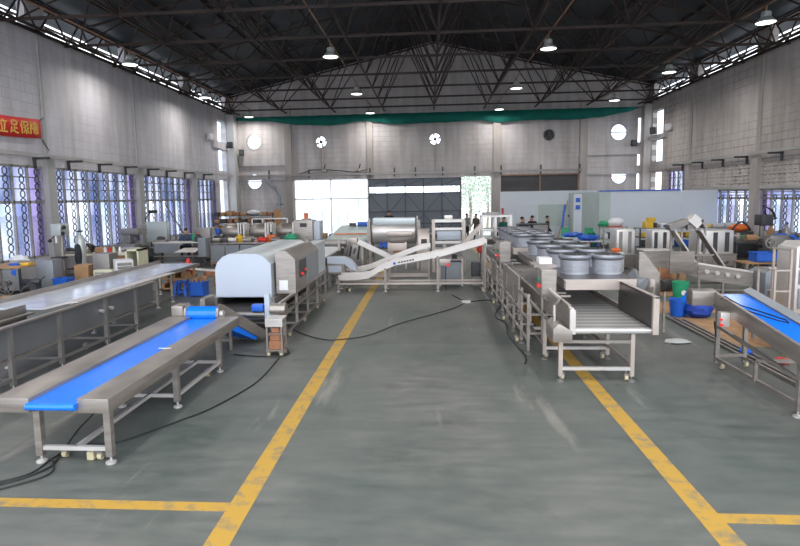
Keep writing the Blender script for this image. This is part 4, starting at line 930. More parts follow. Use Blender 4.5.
# small incline right of the press
t = thing('elevator_conveyor', 'short steel elevator conveyor climbing right beside the two standing workers', 'conveyor', (2.2, 25, 0))
slab('belt_trough', 'steel_warm', '', '', (1.35, 25, 1.25), (2.25, 25, 2.15), .4, .16, t); legs(t, [(1.5, 25), (2.1, 25)], 1.35, .07, 'steel', 0); MB().box(2.05, 2.15, 24.95, 25.05, 1.35, 2.0).build('post', 'steel', t)
# tower frame at the gap
t = thing('tower_frame', 'tall open steel tower frame between doorway and cooling conveyor', 'frame', (3.0, 27, 0))
for x in (2.45, 3.05, 3.75):
    for y in (26.8, 27.6): MB().box(x - .05, x + .05, y - .05, y + .05, 0, 2.5).build('post', 'steel_light', t)
rails(t, [((2.45, 26.8, z), (3.75, 26.8, z)) for z in (1.1, 1.8, 2.45)] + [((x, 26.8, 2.45), (x, 27.6, 2.45)) for x in (2.45, 3.05, 3.75)], .08, 'steel_light')
MB().box(2.5, 3.2, 26.7, 27.5, 2.5, 2.62).build('top_plate', 'steel_dark', t); MB().lathe((2.85, 26.9, 1.15), [(.1, 0), (.3, .08), (.38, .25), (.36, .28), (.1, .28)], 20).build('bowl', 'steel', t); MB().box(2.55, 3.65, 26.9, 27.5, 1.85, 1.9).build('shelf', 'steel', t)
# red round thing
t = thing('red_cap_motor', 'round red guard hanging under the upper end of the feed conveyor', 'guard', (1.9, 21.9, .7))
MB().lathe((1.93, 21.8, 1.4), [(.02, -.06), (.12, -.05), (.15, 0), (.12, .05), (.02, .06)], 20, 'y').build('disc', 'red', t); MB().bar((1.93, 21.86, .9), (1.93, 21.86, 1.75), .03).build('hanger', 'iron', t); MB().box(1.6, 1.95, 21.85, 22.2, .35, .9).build('motor', 'iron', t, bev=.03); MB().box(1.62, 1.93, 21.87, 22.18, 0, .35).build('pedestal', 'steel_dark', t)

# ------------------------------------------------------------------ line behind the tunnel machine
t = thing('belt_conveyor', 'conveyor with white belt and blue strip leading back from the tunnel machine', 'conveyor', (-4.4, 25, 0))
MB().box(-5.3, -4.0, 20.5, 28.5, 1.02, 1.06).build('belt', 'white', t); MB().box(-4.0, -3.9, 20.5, 28.5, .85, 1.15).box(-5.4, -5.3, 20.5, 28.5, .85, 1.15).build('side_rail', 'steel', t)
MB().box(-4.95, -4.55, 22.5, 24.8, 1.062, 1.068).build('blue_strip', 'logo_blue', t); legs(t, [(-4.0, 20.8), (-4.0, 23.5), (-4.0, 26), (-4.0, 28.3), (-5.3, 20.8), (-5.3, 28.3)], .86, .08, 'steel', 0)
rails(t, [((-3.95, 20.8, .25), (-3.95, 28.3, .25))]); MB().cyl((-5.3, 24.9, 1.45), (-3.6, 24.9, 1.45), .16, 18).build('press_roller', 'steel_dark', t); MB().box(-3.95, -3.85, 24.7, 25.1, 1.1, 1.62).build('roller_bracket', 'steel', t); MB().box(-5.35, -5.25, 24.7, 25.1, 1.1, 1.62).build('roller_bracket', 'steel', t)
t = thing('hopper_table', 'sloping pale tray table with orange edge in front of the white curtain', 'table', (-4.4, 30.5, 0))
MB().add([(-5.4, 29.8, 1.25), (-3.2, 29.8, 1.25), (-2.9, 31.6, 1.9), (-4.8, 31.6, 1.9), (-5.4, 29.8, 1.2), (-3.2, 29.8, 1.2), (-2.9, 31.6, 1.85), (-4.8, 31.6, 1.85)], [(0, 1, 2, 3), (4, 5, 6, 7), (0, 1, 5, 4), (2, 3, 7, 6), (0, 3, 7, 4), (1, 2, 6, 5)]).build('tray', 'partition_g', t)
MB().bar((-5.0, 30.3, 1.5), (-3.3, 30.3, 1.5), .06).build('edge', 'orange', t); legs(t, [(-5.2, 29.9), (-3.3, 29.9), (-4.7, 31.5), (-3.0, 31.5)], 1.3, .08, 'steel', 0); MB().box(-3.9, -3.2, 31.3, 31.6, 1.9, 2.08).build('blue_box', 'blue_plastic', t); MB().box(-4.35, -4.0, 31.3, 31.6, 1.9, 2.03).build('black_box', 'iron', t)
t = thing('transfer_machine', 'cluttered steel transfer machine with levers behind the chute', 'machine', (-3.2, 25.4, 0))
MB().box(-3.75, -2.9, 25.2, 26.2, .2, 1.35).build('body', 'steel_dark', t, bev=.02)
for k in range(5): MB().cyl((-3.7 + .18 * k, 25.15, .7 + .13 * (k % 3)), (-3.6 + .18 * k, 25.1, 1.2 + .1 * (k % 2)), .04, 8).build('lever', ('steel', 'iron')[k % 2], t)
MB().box(-3.6, -3.2, 25.4, 25.8, 1.35, 1.62).build('motor', 'steel_warm', t, bev=.04); legs(t, [(-3.7, 25.3), (-2.95, 25.3), (-3.7, 26.1), (-2.95, 26.1)], .3, .08, 'steel', 0)
# ------------------------------------------------------------------ white rooms at the back right
trim(MB().box(5.6, 13.0, 46.0, 46.12, 0, 3.68).box(13.0, 13.1, 38.2, 46.1, 0, 3.45), 'partition')
trim(MB().box(10.9, 11.6, 38.0, 38.12, 0, 3.5).box(10.9, 11.0, 38.12, 45.99, 0, 3.5), 'partition_g')
trim(MB().box(11.6, XR, 38.0, 38.12, 0, 3.52).box(15.98, 16.02, 37.98, 38.0, 0, 3.5), 'partition')
trim(MB().box(10.9, 15.9, 37.96, 38.12, 3.52, 3.6), 'logo_blue')
def panelthing(name, m, label, cat, x0, x1, y, z0, z1, th=.03, frame=None):
    t = thing(name, label, cat, ((x0 + x1) / 2, y, z0)); MB().box(x0, x1, y - th, y, z0, z1).build('panel', m, t)
    if frame:
        f = MB(); f.bar((x0, y - th, z0), (x0, y - th, z1), .05); f.bar((x1, y - th, z0), (x1, y - th, z1), .05); f.bar((x0, y - th, z0), (x1, y - th, z0), .05); f.bar((x0, y - th, z1), (x1, y - th, z1), .05); f.build('frame', frame, t)
    return t
panelthing('notice_board', 'partition', 'blank white board on the white room wall behind the seated workers', 'board', 7.0, 8.45, 45.98, 1.1, 2.6, .04, 'white')
panelthing('window_panel', 'partition_g', 'long pale green glazed strip of the white room behind the workers', 'panel', 8.5, 12.8, 45.98, .9, 2.65, .03, 'white')
panelthing('notice_paper', 'paper', 'small white notice with a dark dot on the pale green glazing', 'paper', 10.55, 11.1, 45.92, 1.4, 2.2, .02)
single('notice_mark', MB().cyl((10.85, 45.9, 1.72), (10.85, 45.88, 1.72), .09, 14), 'iron', 'dark round handle on the white notice right of the workers', 'handle', origin=(10.85, 45.89, 1.72))
for z, t_ in ((2.88, 'upper'), (2.42, 'lower')):
    single('blue_sign', MB().box(9.4, 9.68, 37.9, 37.93, z, z + .27), 'logo_blue', t_ + ' small square blue sign on the grey post of the white room', 'sign', origin=(9.54, 37.9, z))
single('steel_post', MB().box(9.3, 9.8, 37.95, 38.1, 0, 3.4), 'partition', 'pale flat post carrying two blue square signs', 'post', origin=(9.5, 38, 0))
single('blue_pole', MB().bar((8.35, 37, 1.2), (8.5, 37, 2.75), .12, .08), 'blue_plastic', 'upright blue pole leaning beside the white room wall', 'pole', origin=(8.4, 37, 1.2))
single('bamboo_pole', MB().cyl((7.9, 36.8, 0), (8.8, 37.5, 3.0), .03, 8), 'wood', 'thin leaning pole beside the blue pole', 'pole', origin=(7.9, 36.8, 0))
single('fire_cabinet', MB().box(5.7, 5.83, 45.7, 45.98, 1.95, 2.4), 'red', 'small red box on the wall edge right of the doorway', 'box', origin=(5.8, 45.9, 1.9))

# ------------------------------------------------------------------ people
def person(label, x, y, z=0, rz=0, H=2.03, pose='stand', top='cl_grey', low='cl_dark', seed=0, lean=0.0):
    """facing -y before rotation; built by growing a skin over a jointed skeleton"""
    k = H
    if pose == 'stand':
        pel = (0, 0, .52)
        J = {'pel': ((0, 0, .52), .085), 'waist': ((0, 0, .60), .078), 'chest': ((0, -.01 - lean * .6, .74), .095), 'neck': ((0, -.01 - lean, .845), .035), 'chin': ((0, -.02 - lean, .89), .050), 'head': ((0, -.015 - lean, .945), .060),
             'hl': ((.05, 0, .50), .062), 'kl': ((.055, -.015, .28), .042), 'al': ((.06, .01, .045), .028), 'tl': ((.065, -.07, .02), .022),
             'hr': ((-.05, 0, .50), .062), 'kr': ((-.06, .0, .28), .042), 'ar': ((-.07, .02, .045), .028), 'tr': ((-.08, -.06, .02), .022),
             'sl': ((.105, -.01 - lean, .80), .042), 'el': ((.135, .0 - lean * .5, .63), .030), 'wl': ((.10, -.09, .53), .020), 'fl': ((.085, -.12, .50), .020),
             'sr': ((-.105, -.01 - lean, .80), .042), 'er': ((-.135, .0, .63), .030), 'wr': ((-.10, -.10, .54), .020), 'fr': ((-.07, -.13, .51), .020)}
    else:
        J = {'pel': ((0, 0, .27), .09), 'waist': ((0, -.01, .35), .082), 'chest': ((0, -.04 - lean * .6, .49), .095), 'neck': ((0, -.06 - lean, .59), .035), 'chin': ((0, -.08 - lean, .63), .05), 'head': ((0, -.075 - lean, .685), .060),
             'hl': ((.055, -.02, .26), .062), 'kl': ((.07, -.24, .28), .045), 'al': ((.07, -.24, .045), .028), 'tl': ((.07, -.32, .02), .022),
             'hr': ((-.055, -.02, .26), .062), 'kr': ((-.07, -.24, .28), .045), 'ar': ((-.07, -.23, .045), .028), 'tr': ((-.07, -.31, .02), .022),
             'sl': ((.105, -.05 - lean, .545), .042), 'el': ((.13, -.10 - lean, .40), .030), 'wl': ((.08, -.24 - lean, .41), .020), 'fl': ((.06, -.28 - lean, .41), .020),
             'sr': ((-.105, -.05 - lean, .545), .042), 'er': ((-.13, -.10 - lean, .40), .030), 'wr': ((-.08, -.24 - lean, .41), .020), 'fr': ((-.06, -.28 - lean, .41), .020)}
    E_ = [('pel', 'waist'), ('waist', 'chest'), ('chest', 'neck'), ('neck', 'chin'), ('chin', 'head')]
    for s_ in 'lr': E_ += [('pel', 'h' + s_), ('h' + s_, 'k' + s_), ('k' + s_, 'a' + s_), ('a' + s_, 't' + s_), ('chest', 's' + s_), ('s' + s_, 'e' + s_), ('e' + s_, 'w' + s_), ('w' + s_, 'f' + s_)]
    names = list(J); idx = {n: i for i, n in enumerate(names)}
    me = bpy.data.meshes.new('tmp'); me.from_pydata([Vector(J[n][0]) * k * S for n in names], [(idx[a], idx[b]) for a, b in E_], [])
    o = bpy.data.objects.new('tmp', me); COL.objects.link(o)
    sk = o.modifiers.new('skin', 'SKIN'); sv = me.skin_vertices[0].data
    for n in names: r = J[n][1] * k * S; sv[idx[n]].radius = (r, r * (.72 if n in ('chest', 'waist', 'pel') else 1)); 
    sv[idx['pel']].use_root = True
    su = o.modifiers.new('sub', 'SUBSURF'); su.levels = 2; su.render_levels = 2
    dg = bpy.context.evaluated_depsgraph_get(); m2 = bpy.data.meshes.new_from_object(o.evaluated_get(dg)); bpy.data.objects.remove(o)
    m2.name = 'person_body'
    for v in m2.vertices: v.co.x *= 1.2; v.co.y *= 1.1
    for q in (low, top, 'skin', 'black'): m2.materials.append(M[q])
    hz = J['pel'][0][2] * k * S; nz = J['neck'][0][2] * k * S
    for p in m2.polygons:
        c = p.center; rel = c.z / (k * S); p.use_smooth = True
        near = lambda n: (c - Vector(J[n][0]) * k * S).length
        mi = 0
        if rel > J['neck'][0][2] - .005 and abs(c.x) < .07 * k * S: mi = 2
        elif min(near('fl'), near('fr')) < .035 * k * S: mi = 2
        elif rel < .05: mi = 3
        elif rel > J['pel'][0][2] + .02 or (min(near('el'), near('er'), near('wl'), near('wr')) < .07 * k * S): mi = 1
        p.material_index = mi
    t = thing('person', label, 'person', (0, 0, 0)); b = bpy.data.objects.new('body', m2); COL.objects.link(b); b.parent = t
    hx = Vector(J['head'][0]) * k
    h = MB(); h.blob((hx.x, hx.y + .017 * k, hx.z + .022 * k), .049 * k, .056 * k, .045 * k, 14, 10, .04); h.build('hair', 'hair', t)
    f = MB(); f.blob((hx.x, hx.y - .060 * k, hx.z - .018 * k), .010 * k, .014 * k, .016 * k, 8, 6); f.build('nose', 'skin', t)
    f = MB()
    for sx in (-1, 1): f.blob((hx.x + sx * .022 * k, hx.y - .051 * k, hx.z - .002 * k), .007 * k, .005 * k, .005 * k, 8, 6)
    f.build('eyes', 'hair', t)
    t.location = Vector((x, y, z)) * S; t.rotation_euler = (0, 0, rz); return t
person('worker in grey shirt and dark trousers standing at the open doorway', 2.95, 45.6, rz=.9, top='cl_grey', seed=1)
person('worker in olive patterned clothes standing just right of the grey shirted one at the doorway', 3.65, 45.2, rz=-.8, H=2.0, top='cl_olive')
person('worker in dark clothes standing behind the drum cooker, mostly hidden', -3.2, 46.2, rz=.2, H=2.32, top='cl_dark')
person('person in black shirt standing at the right end of the dark table', 7.55, 37.6, rz=1.2, H=2.05, top='cl_dark')
person('person in black seated at the left part of the dark table, leaning over', 5.75, 37.4, .35, rz=1.0, H=2.25, pose='sit', top='cl_dark', lean=.03)
person('person with dark hair seated at the middle of the dark table', 6.75, 37.9, .4, rz=-.9, H=2.25, pose='sit', top='cl_dark')
person('person in green top seated left of the others near the doorway', 4.95, 38.2, .35, rz=-.5, H=2.25, pose='sit', top='cl_green')
person('person in slate blue top seated at the workbench by the left windows', -13.0, 30.1, .42, rz=.2, H=2.05, pose='sit', top='cl_blue')
def stool(x, y, h, label): 
    t = thing('work_stool', label, 'stool', (x, y, 0)); MB().lathe((x, y, 0), [(.2, h - .06), (.22, h - .05), (.22, h - .01), (.2, h)], 16).build('seat', 'black', t)
    for a in range(4): c, s_ = math.cos(PI / 4 + a * PI / 2), math.sin(PI / 4 + a * PI / 2); MB().cyl((x + .24 * c, y + .24 * s_, 0), (x + .14 * c, y + .14 * s_, h - .05), .02, 8).build('leg', 'iron', t)
stool(5.75, 37.4, .80, 'stool under the black clad person on the left of the dark table'); stool(6.75, 37.9, .85, 'stool under the person in the middle of the dark table'); stool(4.95, 38.2, .8, 'stool under the person in green'); stool(-13.0, 30.1, .8, 'stool under the person at the left workbench')
t = thing('meeting_table', 'dark topped table behind the fan barrels with people around it', 'table', (6.4, 36.5, 0))
MB().box(5.5, 7.35, 36.0, 37.0, 1.55, 1.62).build('table_top', 'iron', t); MB().box(6.4, 7.3, 36.05, 36.1, .95, 1.55).build('mesh_front', 'steel_dark', t); legs(t, [(5.55, 36.05), (7.3, 36.05), (5.55, 36.95), (7.3, 36.95)], 1.55, .07, 'iron', 0)

# ------------------------------------------------------------------ generic furniture builders
def bench(x0, x1, y0, y1, h, label, cat='workbench', top='steel', shelf=True, m='iron', apron=None):
    t = thing('workbench', label, cat, ((x0 + x1) / 2, (y0 + y1) / 2, 0)); MB().box(x0, x1, y0, y1, h - .05, h).build('table_top', top, t, bev=.005)
    legs(t, [(x0 + .06, y0 + .06), (x1 - .06, y0 + .06), (x0 + .06, y1 - .06), (x1 - .06, y1 - .06)], h - .05, .07, m, 0)
    if shelf: MB().box(x0 + .05, x1 - .05, y0 + .05, y1 - .05, .3, .34).build('shelf', m, t)
    if apron: MB().box(x0 + apron[0], x0 + apron[1], y0 - .01, y0 + .01, apron[2], h - .06).build('front_panel', apron[3], t)
    return t
def shelf_rack(x0, x1, y0, y1, zs, h, label, m='iron', board='iron'):
    t = thing('shelf_rack', label, 'shelf', ((x0 + x1) / 2, (y0 + y1) / 2, 0))
    for x in (x0, x1):
        for y in (y0, y1): MB().box(x - .035, x + .035, y - .035, y + .035, 0, h).build('post', m, t)
    for z in zs: MB().box(x0, x1, y0, y1, z - .04, z).build('shelf_board', board, t)
    return t
def cabinet(x0, x1, y0, y1, z0, z1, label, m='steel', slots=0, slotm='panel_dark', name='steel_cabinet', cat='cabinet', doors=0):
    t = thing(name, label, cat, ((x0 + x1) / 2, y0, z0)); MB().box(x0, x1, y0, y1, z0, z1).build('body', m, t, bev=.015)
    w_ = (x1 - x0)
    for k in range(slots): a = x0 + w_ * (k + .25) / slots; MB().box(a, a + w_ * .38 / slots, y0 - .012, y0, z0 + (z1 - z0) * .08, z1 - (z1 - z0) * .08).build('dark_slot', slotm, t)
    for k in range(doors):
        a = x0 + w_ * (k + .04) / doors; o = MB().box(a, a + w_ * .92 / doors, y0 - .02, y0, z0 + .04, z1 - .04).build('door', 'panel_grey', t); MB().box(a + w_ * .8 / doors, a + w_ * .84 / doors, y0 - .05, y0 - .02, (z0 + z1) / 2 - .08, (z0 + z1) / 2 + .08).build('handle', 'steel_light', o)
    return t
def louvred(x0, x1, y0, y1, z0, z1, label, m='cream', g='steel_dark', rz=0):
    t = thing('cooler_unit', label, 'cooling unit', ((x0 + x1) / 2, (y0 + y1) / 2, z0)); MB().box(x0, x1, y0, y1, z0, z1).build('casing', m, t, bev=.015)
    mb = MB(); mb.box(x0 + .06, x1 - .06, y0 - .008, y0, z0 + .06, z1 - .06); mb.build('grille_back', g, t); mb = MB(); n = 8
    for k in range(n): z = z0 + .08 + (z1 - z0 - .16) * k / (n - 1); mb.box(x0 + .06, x1 - .06, y0 - .02, y0 - .008, z - .012, z + .012)
    mb.build('louvres', m, t); t.rotation_euler = (0, 0, rz); return t
def bucket(x, y, r, h, label, m, lid=None, name='bucket', handle=True, z=0):
    t = thing(name, label, 'bucket', (x, y, z)); MB().lathe((x, y, z), [(r * .8, 0), (r * .82, .02), (r, h * .93), (r * 1.06, h * .93), (r * 1.06, h), (r * .97, h), (r * .76, .04)], 24).build('body', m, t)
    if lid: MB().lathe((x, y, z), [(r * 1.08, h * .94), (r * 1.1, h * 1.03), (r * .9, h * 1.06), (.01, h * 1.06)], 24).build('lid', lid, t)
    if handle: MB().tube([(x + r * math.cos(a), y - .02 - r * .3 * math.sin(a), z + h * .95 - r * .7 * math.sin(a)) for a in [PI * i / 8 for i in range(9)]], .012, 6).build('handle', 'steel', t)
    return t
def crate(x0, x1, y0, y1, z0, z1, label, m='blue_plastic', name='plastic_crate', rz=0):
    t = thing(name, label, 'crate', ((x0 + x1) / 2, (y0 + y1) / 2, z0)); w_ = .025; i = .04
    mb = MB(); mb.prism([(x0 + i, z0), (x1 - i, z0), (x1, z1), (x0, z1)], 'y', y0, y0 + w_); mb.prism([(x0 + i, z0), (x1 - i, z0), (x1, z1), (x0, z1)], 'y', y1 - w_, y1)
    mb.prism([(y0, z0), (y1, z0), (y1, z1), (y0, z1)], 'x', x0, x0 + w_); mb.prism([(y0, z0), (y1, z0), (y1, z1), (y0, z1)], 'x', x1 - w_, x1); mb.box(x0 + i, x1 - i, y0, y1, z0, z0 + .03)
    mb.build('body', m, t); MB().box(x0 - .03, x1 + .03, y0 - .03, y0 + .01, z1 - .05, z1).box(x0 - .03, x1 + .03, y1 - .01, y1 + .03, z1 - .05, z1).box(x0 - .03, x0 + .01, y0, y1, z1 - .05, z1).box(x1 - .01, x1 + .03, y0, y1, z1 - .05, z1).build('rim', m, t); t.rotation_euler = (0, 0, rz); return t
def item(name, m, label, cat, shape, group=None):
    mb = MB(); kind, a = shape[0], shape[1:]
    if kind == 'box': mb.box(*a); o = (a[0] + a[1]) / 2, (a[2] + a[3]) / 2, a[4]; bv = .02
    if kind == 'cyl': mb.cyl(*a); o = a[0]; bv = 0
    if kind == 'blob': mb.blob(*a); c = a[0]; o = (c[0], c[1], c[2] - a[3]); bv = 0
    if kind == 'bar': mb.bar(*a); o = a[0]; bv = 0
    return single(name, mb, m, label, cat, origin=o, group=group, bev=bv)

# ------------------------------------------------------------------ left side clutter
t = bench(-17.0, -15.3, 20.4, 22.2, 1.02, 'low bench under the left window at the picture edge with packets on top', top='card')
MB().box(-15.95, -15.35, 20.35, 20.38, .15, .95).build('film_sheet', 'panel_grey', t); MB().add([(-15.6, 20.34, .9), (-15.4, 20.34, .95), (-15.45, 20.34, .7), (-15.6, 20.33, .78)], [(0, 1, 2, 3)]).build('blue_logo', 'logo_blue', t)
item('packet', 'yellow', 'yellow packet on the low bench at the left edge', 'packet', ('box', -15.75, -15.4, 21.0, 21.3, 1.02, 1.12)); item('packet', 'blue_plastic', 'blue packet on the low bench beside the yellow one', 'packet', ('box', -16.2, -15.8, 21.0, 21.3, 1.02, 1.1)); item('plastic_bag', 'white', 'white crumpled bag on the low bench at the left edge', 'bag', ('blob', (-16.2, 21.6, 1.2), .4, .25, .17, 12, 8, .4))
cabinet(-15.25, -14.55, 21.2, 21.8, 0, 1.2, 'plain grey steel cabinet in front of the first left pier', 'panel_grey')
panelthing('film_wrapped_panel', 'oven', 'pale film wrapped panel with blue mark leaning at the left edge bench', 'panel', -16.4, -16.05, 19.9, 0, 1.0)
t = thing('floor_fan', 'round wire floor fan behind the grey trough at the left edge', 'fan', (-15.4, 19.7, 0))
mb = MB()
for r in (.42, .3, .18, .08): mb.ring((-15.4, 19.7, .5), r, .008, 'y', 24)
for k in range(8): a = PI * k / 8; mb.bar((-15.4 - .42 * math.cos(a), 19.7, .5 - .42 * math.sin(a)), (-15.4 + .42 * math.cos(a), 19.7, .5 + .42 * math.sin(a)), .01)
mb.build('guard', 'steel', t); MB().cyl((-15.4, 19.72, .5), (-15.4, 19.95, .5), .1, 14).build('motor', 'iron', t); MB().bar((-15.4, 19.85, .5), (-15.4, 19.85, .03), .05).box(-15.65, -15.15, 19.7, 20, 0, .04).build('stand', 'iron', t)
t = thing('bench_vise', 'black cast machine with levers standing on the floor behind the grey trough', 'tool', (-14.6, 20.2, 0))
MB().box(-14.75, -14.5, 20.1, 20.4, .1, .5).blob((-14.55, 20.2, .52), .22, .16, .12, 10, 6, .3).build('body', 'iron', t); MB().bar((-14.75, 20.2, .5), (-15.1, 20.1, .2), .05).bar((-14.4, 20.2, .55), (-14.2, 20.2, .7), .04).build('lever', 'iron', t); MB().box(-14.85, -14.4, 20.05, 20.45, 0, .1).build('base', 'iron', t)
item('plank', 'wood', 'orange brown plank lying behind the black cast machine', 'plank', ('box', -15.4, -14.0, 19.4, 19.6, 0, .1))
crate(-14.45, -13.9, 21.0, 21.5, 0, .5, 'dark blue bin behind the trough near the first left pier', 'blue_plastic')
carton(-14.35, -13.75, 22.2, 22.9, 0, .88, 'tall brown cardboard box behind the film covered table')
carton(-13.7, -13.3, 22.7, 23.2, 0, .5, 'lower cardboard box beside the tall brown one near the cream unit')
louvred(-13.3, -12.55, 21.8, 22.15, 0, .72, 'cream framed cooler unit lowest behind the film covered table')
cabinet(-13.6, -12.9, 22.3, 23.0, 0, 1.32, 'dark grey steel box unit above the cream cooler unit', 'steel_dark', name='steel_box', cat='box')
louvred(-12.45, -11.8, 21.5, 22.4, 0, 1.12, 'white cornered grey unit right of the cream cooler unit', 'white', 'steel_dark', .6)
t = thing('open_frame_box', 'cream open frame casing right of the grey units by the left windows', 'casing', (-12.1, 23, .2))
MB().box(-12.5, -12.42, 22.8, 23.6, 0, 1.45).box(-12.0, -11.92, 22.8, 23.6, 0, 1.45).box(-12.5, -11.92, 22.8, 23.6, 1.37, 1.45).box(-12.5, -11.92, 22.8, 23.6, 0, .28).build('frame', 'cream', t); MB().box(-12.42, -12.0, 23.55, 23.6, .28, 1.37).build('back', 'steel_dark', t)
# pillar drill by the first pier
t = thing('pillar_drill', 'grey green pillar drill with black knobs in front of the first left pier', 'drill', (-15.3, 23, 0))
MB().cyl((-15.3, 23, 0), (-15.3, 23, 2.2), .09, 14).build('column', 'steel', t); MB().box(-15.5, -15.05, 22.6, 23.2, 2.05, 2.55).build('head', 'lampshade', t, bev=.05); MB().box(-15.55, -15.1, 22.5, 23.2, 0, .1).build('base', 'iron', t); MB().box(-15.5, -15.1, 22.5, 23, 1.1, 1.18).build('work_table', 'iron', t)
MB().cyl((-15.3, 22.65, 1.75), (-15.3, 22.65, 2.05), .05, 10).build('spindle', 'steel_light', t)
for dx, z in ((-.3, 1.85), (.35, 2.4), (.28, 2.15)): MB().bar((-15.25, 22.7, 2.2), (-15.25 + dx, 22.6, z), .03).blob((-15.25 + dx, 22.6, z), .08, .08, .08, 10, 6).build('knob', 'black', t)
t = thing('drill_cover', 'pale cylindrical gas bottle shaped housing under the pillar drill head', 'bottle', (-14.75, 23.4, 0)); MB().lathe((-14.75, 23.4, 0), [(.2, 0), (.2, 1.8), (.12, 2.0), (.06, 2.05), (.06, 2.15)], 18).build('body', 'lampshade', t); MB().box(-14.82, -14.68, 23.3, 23.5, 2.15, 2.22).build('valve', 'iron', t)
item('black_coat', 'cl_dark', 'black cloth hanging beside the pillar drill over the carton', 'cloth', ('blob', (-14.5, 22.8, 1.2), .14, .1, .5, 10, 8, .4))
t = bench(-16.9, -13.7, 25.2, 26.4, 1.02, 'long pale bench under the second left window with small bottles', top='cream', apron=(1.9, 3.0, .3, 'card_dark'))
for i, (x, m, w_) in enumerate(((-14.9, 'white', 'white'), (-14.7, 'red', 'red'), (-14.5, 'cream', 'cream'), (-14.2, 'steel_light', 'grey'))):
    tt = thing('spray_bottle', w_ + ' can on the pale bench under the second left window', 'can', (x, 25.5, 1.02)); MB().lathe((x, 25.5, 1.02), [(.07, 0), (.07, .24), (.035, .3), (.035, .34)], 12).build('body', m, tt); MB().cyl((x, 25.5, 1.36), (x, 25.5, 1.4), .03, 10).build('cap', 'iron', tt)
t = thing('welding_helmet', 'black welding helmet on the bench by the second left window', 'helmet', (-15.9, 26, 1.02)); MB().blob((-15.95, 25.9, 1.25), .33, .3, .24, 14, 9).build('shell', 'black', t); MB().bar((-15.7, 25.8, 1.4), (-15.3, 25.8, 1.25), .1, .05).build('visor', 'black', t)
bench(-16.5, -14.6, 27.2, 28.1, 1.0, 'steel bench by the second left window behind the cream casing', top='steel'); 
item('steel_block', 'steel_dark', 'dark steel block on the bench behind the cream casing', 'block', ('box', -16.3, -15.6, 27.5, 28.1, 1.0, 1.25)); item('steel_tray', 'steel_light', 'bright steel tray on the same bench', 'tray', ('box', -15.4, -14.6, 27.5, 28.1, 1.0, 1.1))
t = thing('motor_scooter', 'dark machine under a crumpled black cover between the left benches', 'machine', (-14.9, 29.2, 0)); MB().blob((-14.9, 29.2, .6), .55, .35, .45, 14, 8, .35).build('cover', 'black', t); MB().box(-15.2, -14.6, 29.0, 29.4, 0, .2).build('base', 'iron', t)
# control cabinet with arm lamp at left window
t = thing('control_cabinet', 'pale grey electric cabinet with square side box by the third left window', 'cabinet', (-15.8, 31.5, 0))
MB().box(-15.95, -14.75, 31.5, 31.9, 1.1, 2.25).build('body', 'lampshade', t, bev=.02); MB().box(-16.25, -15.9, 31.45, 31.8, 1.6, 2.1).build('side_box', 'steel', t); MB().box(-15.6, -15.1, 31.6, 31.9, 0, 1.1).build('pedestal', 'steel', t)
t = thing('arm_lamp', 'black arm lamp above the pale grey electric cabinet', 'lamp', (-15.8, 31.7, 2.25)); MB().tube([(-16.05, 31.7, 2.25), (-16.0, 31.7, 2.5), (-15.7, 31.7, 2.75)], .025, 6).build('arm', 'black', t); MB().box(-15.8, -15.35, 31.6, 31.8, 2.72, 2.9).build('lamp_head', 'black', t, bev=.03)
t = thing('milling_machine', 'blue grey milling machine behind bars of the second left window', 'machine', (-16.2, 30.3, 0)); MB().box(-16.6, -15.9, 30.0, 30.8, 0, 1.1).box(-16.7, -16.2, 30.2, 30.7, 1.1, 1.9).box(-16.7, -15.7, 30.1, 30.6, 1.6, 1.95).build('body', 'steel_dark', t, bev=.03); MB().cyl((-15.8, 30.3, 1.3), (-15.8, 30.3, 1.6), .08, 12).build('spindle', 'iron', t)
item('cable_box', 'white', 'low white cased tool box on the floor below the electric cabinet', 'box', ('box', -15.9, -14.9, 30.3, 30.8, .55, .85)); item('tool_trestle', 'iron', 'dark trestle under the white cased tool box', 'trestle', ('box', -15.8, -15.0, 30.35, 30.75, 0, .55))
# worker bench
t = bench(-14.2, -11.4, 28.6, 29.6, 1.28, 'steel workbench with grey front panel in front of the person at the left windows', top='steel_light', apron=(.1, 1.3, .75, 'panel_grey'))
MB().box(-14.1, -11.5, 28.5, 28.6, .55, .6).build('cross_rail', 'steel', t)
MB().box(-11.7, -11.3, 28.4, 29.4, .55, 1.5).build('end_box', 'panel_grey', t); MB().add([(-12.9, 28.2, .8), (-11.8, 28.2, .8), (-11.6, 28.6, 1.0), (-12.5, 28.6, 1.0)], [(0, 1, 2, 3)]).build('sloping_tray', 'steel_light', t)
for k, (x, m) in enumerate(((-12.2, 'green'), (-12.0, 'red'))): item('hanging_rag', m, ('green', 'red')[k] + ' rag beside the person at the left windows', 'rag', ('blob', (x, 29.2, 1.5), .12, .1, .22, 8, 6, .4))
bench(-16.9, -12.5, 33.8, 34.8, 1.05, 'far bench under the third left window', top='steel'); 
item('pole', 'iron', 'dark rod leaning in front of the third left window', 'rod', ('cyl', (-14.6, 35.2, 0), (-16.7, 35.6, 3.3), .035, 8))
